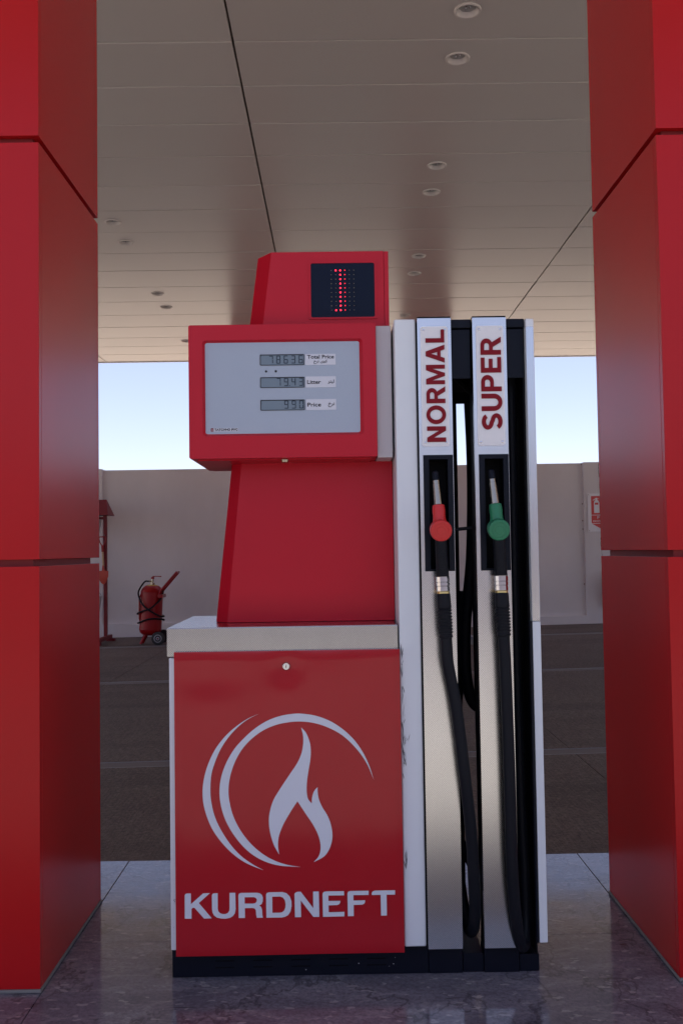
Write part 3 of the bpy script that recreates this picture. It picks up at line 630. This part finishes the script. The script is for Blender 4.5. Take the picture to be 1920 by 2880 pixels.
# display head
HY = 0.05; HB = 0.52
bm = NB(); prism(bm, [rrect(-0.4735, 0.1415, 1.6645, 2.105, 0.006, 3)], HY + 0.017, HB)
box(bm, -0.45, 0.12, HY + 0.03, HB - 0.03, 1.6605, 1.67)
hd = obj('display_head', bm, M['red'], fp)
bm = NB(); prism(bm, [rrect(-0.4735, 0.1415, 1.6645, 2.105, 0.006, 3), rrect(-0.4285, 0.0985, 1.7375, 2.0545, 0.012, 5)[::-1]], HY - 0.004, HY + 0.0165); obj('bezel', bm, M['red'], hd)
# sloped reveal between bezel and display panel
bm = NB(); A = rrect(-0.4285, 0.0985, 1.7375, 2.0545, 0.012, 5); B_ = rrect(-0.4205, 0.0870, 1.7465, 2.0475, 0.008, 5)
va = [bm.verts.new((p[0], HY - 0.0042, p[1])) for p in A]; vb = [bm.verts.new((p[0], HY + 0.010, p[1])) for p in B_]
vc = [bm.verts.new((p[0] * 1.0, HY + 0.014, p[1])) for p in B_]
n = len(A)
for i in range(n): bm.faces.new((va[i], va[(i + 1) % n], vb[(i + 1) % n], vb[i]))
obj('bezel_reveal', bm, M['red'], hd)
PY = HY + 0.012
bm = NB(); prism(bm, [rrect(-0.4208, 0.0873, 1.7460, 2.0502, 0.007, 5)], PY - 0.0035, PY + 0.008)
dp = obj('display_panel', bm, M['display'], hd)
HY2 = PY - 0.0040
SEG = {'0': 'abcdef', '1': 'bc', '2': 'abged', '3': 'abgcd', '4': 'fgbc', '5': 'afgcd', '6': 'afgedc', '7': 'abc', '8': 'abcdefg', '9': 'abcdfg'}
def digit(bm, ch, x, z, w, h, t, y):
    R = {'a': (x + t * .3, x + w - t * .3, z + h - t, z + h), 'g': (x + t * .3, x + w - t * .3, z + h / 2 - t / 2, z + h / 2 + t / 2), 'd': (x + t * .3, x + w - t * .3, z, z + t),
         'f': (x, x + t, z + h / 2 + t * .3, z + h - t * .5), 'b': (x + w - t, x + w, z + h / 2 + t * .3, z + h - t * .5), 'e': (x, x + t, z + t * .5, z + h / 2 - t * .3), 'c': (x + w - t, x + w, z + t * .5, z + h / 2 - t * .3)}
    for s in SEG[ch]: a = R[s]; box(bm, a[0], a[1], y, y + 0.0004, a[2], a[3])
def lcd(z0, z1, digits):
    bm = NB(); prism(bm, [rrect(-0.2400, -0.0943, z0, z1, 0.003, 4), rrect(-0.2378, -0.0963, z0 + 0.0017, z1 - 0.0024, 0.002, 4)[::-1]], HY2 - 0.0022, HY2 + 0.001); fr = obj('lcd_frame', bm, M['ink'], dp)
    bm = NB(); prism(bm, [rrect(-0.2380, -0.0961, z0 + 0.0015, z1 - 0.0022, 0.002, 4)], HY2 - 0.0006, HY2 + 0.002); obj('lcd_window', bm, M['lcd'], dp)
    bm = NB()
    for k, ch in enumerate(reversed(digits)):
        x = -0.1125 - 0.0245 * k
        if ch.endswith('.'): box(bm, x + 0.0165, x + 0.0195, HY2 - 0.0012, HY2 - 0.0008, z0 + 0.0055, z0 + 0.0085)
        digit(bm, ch[0], x, z0 + 0.0055, 0.0135, 0.0265, 0.0027, HY2 - 0.0012)
    obj('lcd_digits', bm, M['lcd_seg'], dp, smooth=False)
lcd(1.9710, 2.0070, ['7', '8', '6', '3', '6']); lcd(1.8966, 1.9315, ['7', '9.', '4', '3']); lcd(1.8216, 1.8565, ['9', '9', '0'])
def sticker(x0, x1, z0, z1, items):
    bm = NB(); prism(bm, [rrect(x0, x1, z0, z1, 0.002, 3)], HY2 - 0.0010, HY2 + 0.002); st = obj('label_sticker', bm, M['sticker'], dp)
    for body, fit, bold in items:
        bm = text_mesh(body, fit, HY2 - 0.0018, 0.0006, bold)
        if bm.verts: obj('lettering', bm, M['ink'], dp, smooth=False)
        else: bm.free()
sticker(-0.0909, 0.0090, 1.9705, 2.0070, [('Total Price', (-0.0845, 0.0035, 1.9912, 2.0035), 0.014), ('\uFEA5\uFEAE\uFEE7 \uFBFC\uFEEE\uFB90', (-0.0635, -0.0185, 1.9740, 1.9872), 0.012)])
sticker(-0.0910, 0.0090, 1.8960, 1.9325, [('Litter', (-0.0855, -0.0405, 1.9075, 1.9205), 0.014), ('\uFEAE\uFE98\uFEF4\uFEDF', (-0.0175, 0.0030, 1.9068, 1.9215), 0.012)])
sticker(-0.0905, 0.0087, 1.8213, 1.8570, [('Price', (-0.0855, -0.0410, 1.8325, 1.8455), 0.014), ('\uFEA5\uFEAE\uFEE7', (-0.0175, 0.0030, 1.8300, 1.8465), 0.012)])
for bx in (-0.2203, -0.1882):
    bm = NB(); lathe(bm, (bx, HY2 + 0.001, 1.9513), (0, -1, 0), [(0, 0.0038), (0.0018, 0.0038), (0.0022, 0.003)], 14); obj('button', bm, M['ink'], dp)
bm = NB(); prism(bm, [[(-0.4037, 1.7545), (-0.4037, 1.7655), (-0.3140, 1.7655), (-0.3140, 1.7545)]], HY2 - 0.0008, HY2 + 0.002); bs = obj('maker_sticker', bm, M['sticker'], dp, smooth=False)
flat('maker_mark', [[(-0.4035, 1.7547), (-0.3945, 1.7547), (-0.3945, 1.7653), (-0.4035, 1.7653)], [(-0.4018, 1.7570), (-0.3990, 1.7638), (-0.3962, 1.7570), (-0.3977, 1.7570), (-0.3990, 1.7605), (-0.4003, 1.7570)]], HY2 - 0.0014, 0.0004, M['letter_red'], dp)
obj('lettering', text_mesh('ТАТСУНО РУС', (-0.3918, -0.3150, 1.7562, 1.7643), HY2 - 0.0014, 0.0004, 0.045), M['ink'], dp, smooth=False)
bm = NB(); lathe(bm, (-0.1635, HY + 0.035, 1.6610), (0, 0, -1), [(0, 0.013), (0.008, 0.012), (0.010, 0.009)], 18); obj('head_lock', bm, M['steel'], hd)
bm = NB(); box(bm, 0.1425, 0.1935, HY + 0.022, HB - 0.02, 1.6625, 2.1015, 0.003); obj('head_side', bm, M['pale'], fp)
# number box
NY = 0.12
def nb_poly(z, xl, xc, dz=0.0): return [(0.176, NY, z), (xc, NY, z), (xl, NY + 0.055, z - dz), (xl, 0.42, z - dz), (xc, 0.47, z), (0.176, 0.47, z)]
bm = NB(); hull8(bm, nb_poly(2.100, -0.2870, -0.2360), nb_poly(2.3685, -0.2520, -0.2025, 0.004), 0.002); nbx = obj('number_box', bm, M['red'], fp)
bm = NB(); box(bm, 0.1765, 0.1920, NY + 0.001, 0.47, 2.1025, 2.3675, 0.002); obj('box_edge', bm, M['red'], nbx)
bm = NB(); prism(bm, [rrect(-0.0775, 0.1505, 2.1370, 2.3350, 0.003, 3), rrect(-0.0706, 0.1440, 2.1430, 2.3275, 0.006, 4)[::-1]], NY - 0.004, NY + 0.002); obj('screen_frame', bm, M['red'], nbx)
bm = NB(); prism(bm, [rrect(-0.0704, 0.1438, 2.1432, 2.3273, 0.005, 4)], NY - 0.0015, NY + 0.002); scr = obj('screen', bm, M['screen'], nbx)
leds = {}
for key in ('led_on', 'led_dim', 'led_off'):
    bm = NB(); lathe(bm, (0, 0, 0), (0, -1, 0), [(0, 0.0027 if key == 'led_on' else (0.0018 if key == 'led_dim' else 0.0016)), (0.0012, 0.0022 if key != 'led_off' else 0.0012), (0.0016, 0.0006)], 10)
    me = bpy.data.meshes.new('led'); bm.to_mesh(me); bm.free(); me.materials.append(M[key]); leds[key] = me
for rw in range(10):
    for c in range(6):
        on = (c == 2) or (c == 1 and rw in (0, 9)); dim = (c == 3)
        o = bpy.data.objects.new('led', leds['led_on' if on else ('led_dim' if dim else 'led_off')]); COL.objects.link(o); o.parent = nbx
        o.location = Vector((-0.0014 + 0.0152 * c, NY - 0.0016, 2.3030 - 0.01507 * rw)) - OFF[nbx.name]
# white post
bm = NB(); box(bm, 0.2005, 0.2705, 0.018, BK - 0.018, 0.0945, 2.110, 0.006, 3); po = obj('post', bm, M['white'], fp)
bm = NB(); lathe(bm, (0.234, 0.12, 2.110), (0, 0, 1), [(0, 0.007), (0.004, 0.007), (0.0042, 0.004), (0.020, 0.004)], 12); obj('bolt', bm, M['steel'], po)
def scuffs(bm, x0, x1, z0, z1, nn, y, ls=1.0):
    for k in range(nn):
        x = random.uniform(x0, x1); z = random.uniform(z0, z1); L = random.uniform(0.004, 0.05) * ls; ww = random.uniform(0.0003, 0.0011); dxx = random.uniform(-0.006, 0.006)
        P4 = [(x, z), (x + ww, z + 0.3 * L), (x + dxx + ww, z + L), (x + dxx, z + 0.7 * L)]
        vv = [bm.verts.new((p[0], y, p[1])) for p in P4]; bm.faces.new(vv)
bm = NB(); scuffs(bm, 0.2070, 0.2095, 0.62, 1.02, 30, 0.0172); scuffs(bm, 0.2072, 0.224, 0.72, 0.92, 5, 0.0172); scuffs(bm, 0.2068, 0.216, 0.66, 0.75, 16, 0.0172); scuffs(bm, 0.2072, 0.214, 0.33, 0.37, 12, 0.0172)
obj('scuff_marks', bm, M['scuff'], po, smooth=False)
bm = NB(); scuffs(bm, -0.530, -0.524, 0.24, 0.27, 4, 0.0214, 0.3); scuffs(bm, -0.534, -0.526, 0.14, 0.17, 4, 0.0214, 0.3); obj('scuff_marks', bm, M['scuff'], fp, smooth=False)
bm = NB()
for k in range(5):
    x = random.choice([-0.1, 0.045, 0.16]) + random.uniform(-0.02, 0.02); z = random.uniform(0.006, 0.07); prism(bm, [circ(x, z, random.uniform(0.0008, 0.0022), 6)], 0.0440, 0.0446)
obj('paint_chips', bm, M['pale'], base, smooth=False)
# dark gap strips and masts
bm = NB(); box(bm, 0.2712, 0.2738, 0.03, 0.10, 0.094, 2.10); obj('seal_strip', bm, M['black'], fp)
def mast(x0, x1, y0, back):
    s = 1 if not back else -1
    bm = NB()
    ya, yb = (y0, y0 + 0.022) if not back else (y0 - 0.022, y0)
    hz0, hz1 = 1.2866, 1.6615     # holster opening
    prism(bm, [[(x0, 0.094), (x1, 0.094), (x1, 2.107), (x0, 2.107)], [(x0 + 0.0125, hz0 + 0.004), (x0 + 0.0125, hz1 - 0.004), (x1 - 0.004, hz1 - 0.004), (x1 - 0.004, hz0 + 0.004)]], ya, yb)
    es = [e for e in bm.edges if abs(e.verts[0].co.y - ya) < 1e-6 and abs(e.verts[1].co.y - ya) < 1e-6 and not e.is_boundary and e.calc_face_angle(0) > 1.0]
    bmesh.ops.bevel(bm, geom=es, offset=0.0015, segments=2, affect='EDGES')
    mo = obj('hose_mast', bm, M['alu'], fp)
    bm = NB(); yc, yd = (y0 + 0.0225, y0 + 0.088) if not back else (y0 - 0.088, y0 - 0.0225)
    box(bm, x0 + 0.001, x0 + 0.006, yc, yd, 0.0935, 2.1115); box(bm, x1 - 0.003, x1 + 0.002, yc, yd, 0.0935, 2.1115)
    yk = yd if not back else yc
    box(bm, x0 + 0.0065, x1 - 0.0035, yk - 0.004, yk, 0.0935, 2.1115) if not back else box(bm, x0 + 0.0065, x1 - 0.0035, yk, yk + 0.004, 0.0935, 2.1115)
    box(bm, x0 + 0.0005, x1 - 0.0005, y0 + 0.001 * s, y0 + 0.080 * s, 2.1075, 2.1120)
    obj('mast_channel', bm, M['black'], mo)
    return mo
m1 = mast(0.2745, 0.3835, 0.0, False); m2 = mast(0.4530, 0.5625, 0.0, False)
b1 = mast(0.3520, 0.4600, BK, True); b2 = mast(0.5320, 0.6220, BK, True)
def holster(x0, x1, mo):
    z0, z1 = 1.2868, 1.6613
    bm = NB(); prism(bm, [[(x0, z0), (x1, z0), (x1, z1), (x0, z1)], [(x0 + 0.018, z0 + 0.006), (x0 + 0.018, z1 - 0.014), (x1 - 0.017, z1 - 0.014), (x1 - 0.017, z0 + 0.006)]], -0.004, 0.012)
    ho = obj('holster', bm, M['navy'], mo)
    bm = NB()
    box(bm, x0 + 0.002, x1 - 0.002, 0.074, 0.078, z0, z1); box(bm, x0 + 0.012, x0 + 0.016, 0.0125, 0.073, z0, z1); box(bm, x1 - 0.016, x1 - 0.012, 0.0125, 0.073, z0, z1); box(bm, x0 + 0.0165, x1 - 0.0165, 0.0125, 0.073, z1 - 0.010, z1 - 0.006); box(bm, x0 + 0.0165, x1 - 0.0165, 0.0125, 0.073, z0 + 0.001, z0 + 0.005)
    obj('holster_well', bm, M['black'], mo)
holster(0.2862, 0.3818, m1); holster(0.4656, 0.5610, m2)
def arc(cx, cz, rx, rz, a0, a1, n=12): return [(cx + rx * math.cos(math.radians(a0 + (a1 - a0) * k / n)), cz + rz * math.sin(math.radians(a0 + (a1 - a0) * k / n))) for k in range(n + 1)]
T_ = 0.225
def stroke(pts, t):
    """outline of an open stroke with square ends"""
    P = [Vector(p) for p in pts]; L, R_ = [], []
    for i in range(len(P)):
        d = (P[min(i + 1, len(P) - 1)] - P[max(i - 1, 0)]).normalized(); n_ = Vector((-d.y, d.x)) * t / 2
        L.append(tuple(P[i] + n_)); R_.append(tuple(P[i] - n_))
    return L + R_[::-1]
GLY = {'N': (0.80, [[(0, 0), (0, 1), (T_, 1), (0.80 - T_, 0.37), (0.80 - T_, 1), (0.80, 1), (0.80, 0), (0.80 - T_, 0), (T_, 0.63), (T_, 0)]]),
       'O': (0.96, [arc(.48, .5, .48, .52, 0, 360, 40)[:-1], arc(.48, .5, .265, .32, 0, 360, 32)[:-1][::-1]]),
       'R': (0.86, [[(0, 0), (0, 1), (0.45, 1)] + arc(.47, .71, .31, .29, 84, -66, 12) + [(0.86, 0), (0.60, 0), (0.37, 0.40), (T_, 0.40), (T_, 0)], [(T_, 0.58), (0.44, 0.58)] + arc(.45, .70, .115, .115, -80, 80, 8) + [(T_, 0.82)]]),
       'M': (1.0, [[(0, 0), (0, 1), (.27, 1), (.5, .36), (.73, 1), (1, 1), (1, 0), (.80, 0), (.80, .68), (.58, 0), (.42, 0), (.20, .68), (.20, 0)]]),
       'A': (0.92, [[(0, 0), (.34, 1), (.58, 1), (.92, 0), (.68, 0), (.61, .21), (.30, .21), (.235, 0)], [(.36, .39), (.55, .39), (.46, .72)]]),
       'L': (0.68, [[(0, 0), (0, 1), (T_, 1), (T_, .19), (.66, .19), (.68, .10), (.66, 0)]]),
       'S': (0.80, [stroke(arc(.40, .715, .275, .19, 18, 262, 18) + arc(.41, .285, .285, .19, 80, -162, 18), .205)]),
       'U': (0.82, [[(0, 1), (0, .40)] + arc(.41, .38, .41, .40, 180, 360, 18) + [(.82, 1), (.82 - T_, 1), (.82 - T_, .40)] + arc(.41, .38, .185, .20, 0, -180, 14) + [(T_, 1)]]),
       'P': (0.78, [[(0, 0), (0, 1), (0.44, 1)] + arc(.46, .69, .32, .31, 84, -84, 14) + [(T_, .38), (T_, 0)], [(T_, .56), (.43, .56)] + arc(.44, .69, .125, .125, -80, 80, 8) + [(T_, .82)]]),
       'E': (0.74, [[(0, 0), (0, 1), (.72, 1), (.72, .81), (T_, .81), (T_, .61), (.66, .61), (.66, .42), (T_, .42), (T_, .19), (.74, .19), (.74, 0)]])}
def word_rot(parent, word, x0, x1, z0, z1, y, thick, gap=0.115):
    """letters read bottom to top: letter height runs along -x, word along +z"""
    tot = sum(GLY[c][0] for c in word) + gap * (len(word) - 1); k = (z1 - z0) / tot; p = 0.0
    for c in word:
        w, loops = GLY[c]; bm = NB()
        prism(bm, [[(x1 - q[1] * (x1 - x0), z0 + (p + q[0]) * k) for q in l] for l in loops], y, y + thick)
        obj('letter', bm, M['letter_red'], parent, smooth=False); p += w + gap
def plate(x0, x1, mo, word, fit, bold):
    bm = NB(); prism(bm, [rrect(x0, x1, 1.6895, 2.0790, 0.008, 5)], -0.0030, -0.0004); obj('name_plate', bm, M['letter_edge'], mo)
    word_rot(mo, word, *fit, -0.0062, 0.0030)
    for sx in (x0 + 0.0095, x1 - 0.0100):
        for sz in (1.7010, 2.0680):
            bm = NB(); lathe(bm, (sx, -0.003, sz), (0, -1, 0), [(0, 0.0038), (0.0012, 0.0034), (0.0018, 0.0015)], 12); obj('plate_screw', bm, M['chrome'], mo)
plate(0.2842, 0.3728, m1, 'NORMAL', (0.3000, 0.3610, 1.7030, 2.0690), 0.028); plate(0.4640, 0.5525, m2, 'SUPER', (0.4775, 0.5435, 1.7390, 2.0425), 0.028)
# dark header boxes bridging the masts, front and back
for x0, x1, bx0, bx1 in ((0.3860, 0.4505, 0.4615, 0.5305), (0.5650, 0.6255, 0.2750, 0.3505)):
    bm = NB(); box(bm, x0, x1, 0.018, 0.100, 2.078, 2.1065, 0.003); hb = obj('header', bm, M['navy'], fp)
    bm = NB(); box(bm, x0 + 0.0015, x1 - 0.002, 0.026, 0.034, 1.9130, 2.0745, 0.002); obj('header_panel', bm, M['navy'], hb)
    bm = NB(); lathe(bm, ((x0 + x1) / 2, 0.05, 2.1065), (0, 0, 1), [(0, 0.006), (0.0025, 0.005)], 10); obj('header_bolt', bm, M['black'], hb)
    bm = NB(); box(bm, bx0, bx1, BK - 0.100, BK - 0.018, 2.078, 2.1065, 0.003); hb = obj('header', bm, M['navy'], fp)
    bm = NB(); box(bm, bx0 + 0.0015, bx1 - 0.002, BK - 0.034, BK - 0.026, 1.9130, 2.0745, 0.002); obj('header_panel', bm, M['navy'], hb)
bm = NB(); box(bm, 0.276, 0.6255, 0.104, BK - 0.104, 1.945, 2.100); obj('pulley_housing', bm, M['black'], fp)
bm = NB(); tube(bm, [(0.395, 0.06, 1.925), (0.52, 0.5, 1.935)], 0.006, 8); obj('pulley_rod', bm, M['rubber'], fp)
# end post on the right
bm = NB(); box(bm, 0.6262, 0.6268, 0.002, BK - 0.002, 1.1225, 2.1020); box(bm, 0.6270, 0.6530, 0.0015, BK - 0.0015, 1.1225, 2.1020, 0.003); ep = obj('end_post', bm, M['white'], fp)
bm = NB(); prism(bm, [rrect(0.6268, 0.6505, 1.1235, 2.0750, 0.005, 4)], -0.0012, 0.0010); obj('embossed_strip', bm, M['alu'], ep)
bm = NB(); box(bm, 0.6272, 0.6536, 0.0015, BK - 0.0015, 0.1072, 1.1215, 0.003); obj('lower_panel', bm, M['white'], ep)
bm = NB(); box(bm, 0.6190, 0.6260, 0.030, BK - 0.03, 0.060, 2.100); obj('channel_liner', bm, M['black'], ep)
bm = NB(); box(bm, 0.6188, 0.6266, 0.004, 0.029, 0.107, 1.1215); obj('channel_lip', bm, M['navy'], ep)
# hose guide rod between the masts
bm = NB(); tube(bm, [(0.386, 0.09, 1.421), (0.4525, 0.09, 1.4265)], 0.006, 10); obj('hose_guide', bm, M['rubber'], fp)

# ------------------------------------------------------------------ nozzles with their hoses
def nozzle(word, P, colour, label, hose, group='fuel nozzles hung on the pump'):
    """P: spout tip, collar, cap centre, handle end, swivel end, sleeve end (Vectors)."""
    tip, col, capc, hend, sw, sl = [Vector(p) for p in P]
    t = thing('fuel_nozzle', label, 'fuel nozzle', (hend.x, hend.y, hend.z), group)
    a = (col - tip).normalized(); L = (col - tip).length
    bm = NB(); lathe(bm, tip, a, [(0, 0.0088), (0.002, 0.0108), (0.013, 0.0108), (0.0135, 0.0118), (L * 0.55, 0.0122), (L * 0.56, 0.0126), (L, 0.0132)], 20); obj('spout', bm, M['steel'], t)
    bm = NB(); lathe(bm, tip - a * 0.030, a, [(0, 0.006), (0.004, 0.0098), (0.030, 0.0105), (0.0305, 0.009)], 18); obj('spout_tip', bm, M['navy'], t)
    # coloured splash guard from collar to cap
    b = capc + Vector((0, 0.030, 0.0)); d = (b - col)
    bm = NB()
    prof = [(0.0, 0.0150), (0.02, 0.0190), (0.20, 0.0205), (0.34, 0.0206), (0.36, 0.0196), (0.55, 0.0205), (0.75, 0.0235), (0.92, 0.0285), (1.05, 0.0310)]
    pts = []
    for f, rr in prof:
        pts.append(col + d * f)
    tube(bm, pts, [r for f, r in prof], 26)
    g = obj('grip_cover', bm, colour, t)
    bm = NB()
    ca = Vector((0.02, -1, -0.16)).normalized()
    lathe(bm, capc + ca * -0.045, ca, [(0, 0.028), (0.004, 0.0318), (0.028, 0.0338), (0.044, 0.0338), (0.0475, 0.0325), (0.0485, 0.0300), (0.0485, 0.0240), (0.0478, 0.0235), (0.0478, 0.0228), (0.0485, 0.0223), (0.0485, 0.0140), (0.0480, 0.0136), (0.0480, 0.0130), (0.0487, 0.0126), (0.0490, 0.004)], 40)
    obj('guard_cap', bm, colour, t)
    bm = NB()
    for k in range(40):
        an = 2 * PI * k / 40; N_ = Vector((1, 0, 0)); Bv = ca.cross(N_).normalized(); N_ = Bv.cross(ca).normalized()
        p = capc + ca * -0.012 + 0.0338 * (math.cos(an) * N_ + math.sin(an) * Bv); tube(bm, [p, p + ca * 0.012], 0.0011, 6)
    obj('cap_ribs', bm, colour, t)
    # handle, ribbed
    h0 = Vector((capc.x + 0.001, capc.y + 0.022, capc.z - 0.018)); hv = hend - h0; HL = hv.length
    bm = NB(); pr = []
    nn = 34
    for k in range(nn + 1):
        f = k / nn; r = 0.0190 + 0.0016 * f
        pr.append((f * HL, r)); 
        if k < nn: pr += [((f + 0.45 / nn) * HL, r), ((f + 0.5 / nn) * HL, r - 0.0009), ((f + 0.95 / nn) * HL, r - 0.0009)]
    lathe(bm, h0, hv, pr, 22); obj('handle', bm, M['rubber'], t)
    bm = NB(); tube(bm, spline([h0 + Vector((0.012, 0.030, -0.03)), h0 + Vector((0.014, 0.045, -0.08)), hend + Vector((0.012, 0.030, 0.02)), hend + Vector((0.010, 0.010, 0.004))], 6), 0.006, 8); obj('trigger_guard', bm, M['navy'], t)
    # swivel
    sv = sw - hend; SLn = sv.length
    bm = NB(); lathe(bm, hend, sv, [(0, 0.0215), (0.001, 0.0222), (SLn * .34, 0.0222), (SLn * .36, 0.0205), (SLn * .40, 0.0205), (SLn * .42, 0.0222), (SLn * .60, 0.0222), (SLn * .62, 0.0200), (SLn * .66, 0.0200), (SLn * .68, 0.0215), (SLn * .97, 0.0215), (SLn, 0.019)], 12); obj('swivel', bm, M['chrome'], t, smooth=False)
    bm = NB(); lathe(bm, sw, sv, [(0, 0.0195), (0.0015, 0.0205), (0.006, 0.0205), (0.0075, 0.019)], 20); obj('brass_ring', bm, M['brass'], t)
    # sleeve with bellows
    s0 = sw + sv.normalized() * 0.006; sv2 = sl - s0; LL = sv2.length
    pr = [(0, 0.0200), (0.004, 0.0216), (LL * .26, 0.0222), (LL * .30, 0.0232), (LL * .34, 0.0215)]
    for k in range(8):
        f = .36 + .07 * k; pr += [(LL * f, 0.0200), (LL * (f + .008), 0.0236), (LL * (f + .040), 0.0236), (LL * (f + .048), 0.0200)]
    pr += [(LL * .94, 0.0205), (LL * .95, 0.0225), (LL * .985, 0.0222), (LL, 0.019)]
    bm = NB(); lathe(bm, s0, sv2, pr, 22); obj('hose_sleeve', bm, M['rubber'], t)
    bm = NB(); tube(bm, spline([sl - sv2.normalized() * 0.02, sl + sv2.normalized() * 0.03] + [Vector(p) for p in hose], 8), 0.0188, 16); obj('hose', bm, M['rubber'], t)
    return t
nozzle('NORMAL', [(0.3240, -0.020, 1.5781), (0.3285, -0.036, 1.4985), (0.3318, -0.075, 1.4150), (0.3365, -0.048, 1.2705), (0.3375, -0.050, 1.2235), (0.3432, -0.052, 1.0780)], M['noz_red'],
       'red fuel nozzle hanging in the holster under the NORMAL plate',
       [(0.3470, -0.052, 1.000), (0.3570, -0.050, 0.940), (0.3679, -0.050, 0.8809), (0.382, -0.05, 0.7669), (0.3935, -0.05, 0.650), (0.4030, -0.045, 0.560), (0.4130, -0.035, 0.450), (0.4185, -0.025, 0.332), (0.4225, -0.010, 0.230), (0.4220, 0.020, 0.155), (0.4160, 0.065, 0.125), (0.4060, 0.120, 0.160), (0.3960, 0.165, 0.260), (0.380, 0.20, 0.38), (0.345, 0.22, 0.55), (0.33, 0.20, 0.80), (0.33, 0.16, 1.3), (0.335, 0.15, 1.9), (0.42, 0.12, 2.06)])
nozzle('SUPER', [(0.5042, -0.020, 1.5802), (0.5096, -0.036, 1.4990), (0.5140, -0.075, 1.4150), (0.5212, -0.048, 1.2710), (0.5214, -0.050, 1.2235), (0.5248, -0.052, 1.0810)], M['noz_green'],
       'green fuel nozzle hanging in the holster under the SUPER plate',
       [(0.5275, -0.052, 1.000), (0.5290, -0.052, 0.930), (0.5309, -0.05, 0.8295), (0.533, -0.05, 0.6996), (0.5342, -0.05, 0.56), (0.5352, -0.048, 0.3891), (0.5405, -0.042, 0.2718), (0.5510, -0.030, 0.170), (0.5670, -0.005, 0.104), (0.585, 0.035, 0.095), (0.597, 0.07, 0.16), (0.600, 0.085, 0.30), (0.597, 0.10, 0.50), (0.595, 0.12, 1.0), (0.595, 0.12, 1.6), (0.595, 0.12, 2.05)])

# hoses of the far side, seen through the gap between the masts
def back_hose(label, pts, rad=0.019):
    bm = NB(); tube(bm, spline(pts, 8), rad, 14)
    o = obj('fuel_hose', bm, M['rubber'], origin=(pts[0][0], pts[0][1], 0.3)); tag(o, label, 'hose', 'black hoses of the far side of the pump'); return o
back_hose('black hose sweeping in a U between the two hose masts, upper bend', [(0.505, 0.46, 1.90), (0.510, 0.46, 1.70), (0.508, 0.46, 1.50), (0.500, 0.46, 1.32), (0.485, 0.46, 1.18), (0.474, 0.46, 1.08), (0.470, 0.46, 0.97), (0.474, 0.46, 0.88), (0.490, 0.465, 0.805), (0.520, 0.47, 0.775), (0.560, 0.475, 0.80), (0.585, 0.48, 0.90), (0.590, 0.48, 1.20), (0.590, 0.48, 1.90)], 0.021)
back_hose('black hose dropping behind the NORMAL mast and looping near the floor', [(0.470, 0.52, 1.20), (0.462, 0.52, 1.05), (0.452, 0.52, 0.85), (0.435, 0.52, 0.70), (0.41, 0.52, 0.55), (0.392, 0.50, 0.42), (0.42, 0.46, 0.33), (0.46, 0.43, 0.25), (0.49, 0.42, 0.20), (0.515, 0.42, 0.25), (0.52, 0.44, 0.5), (0.52, 0.46, 1.0), (0.52, 0.47, 1.9)])

index_children()
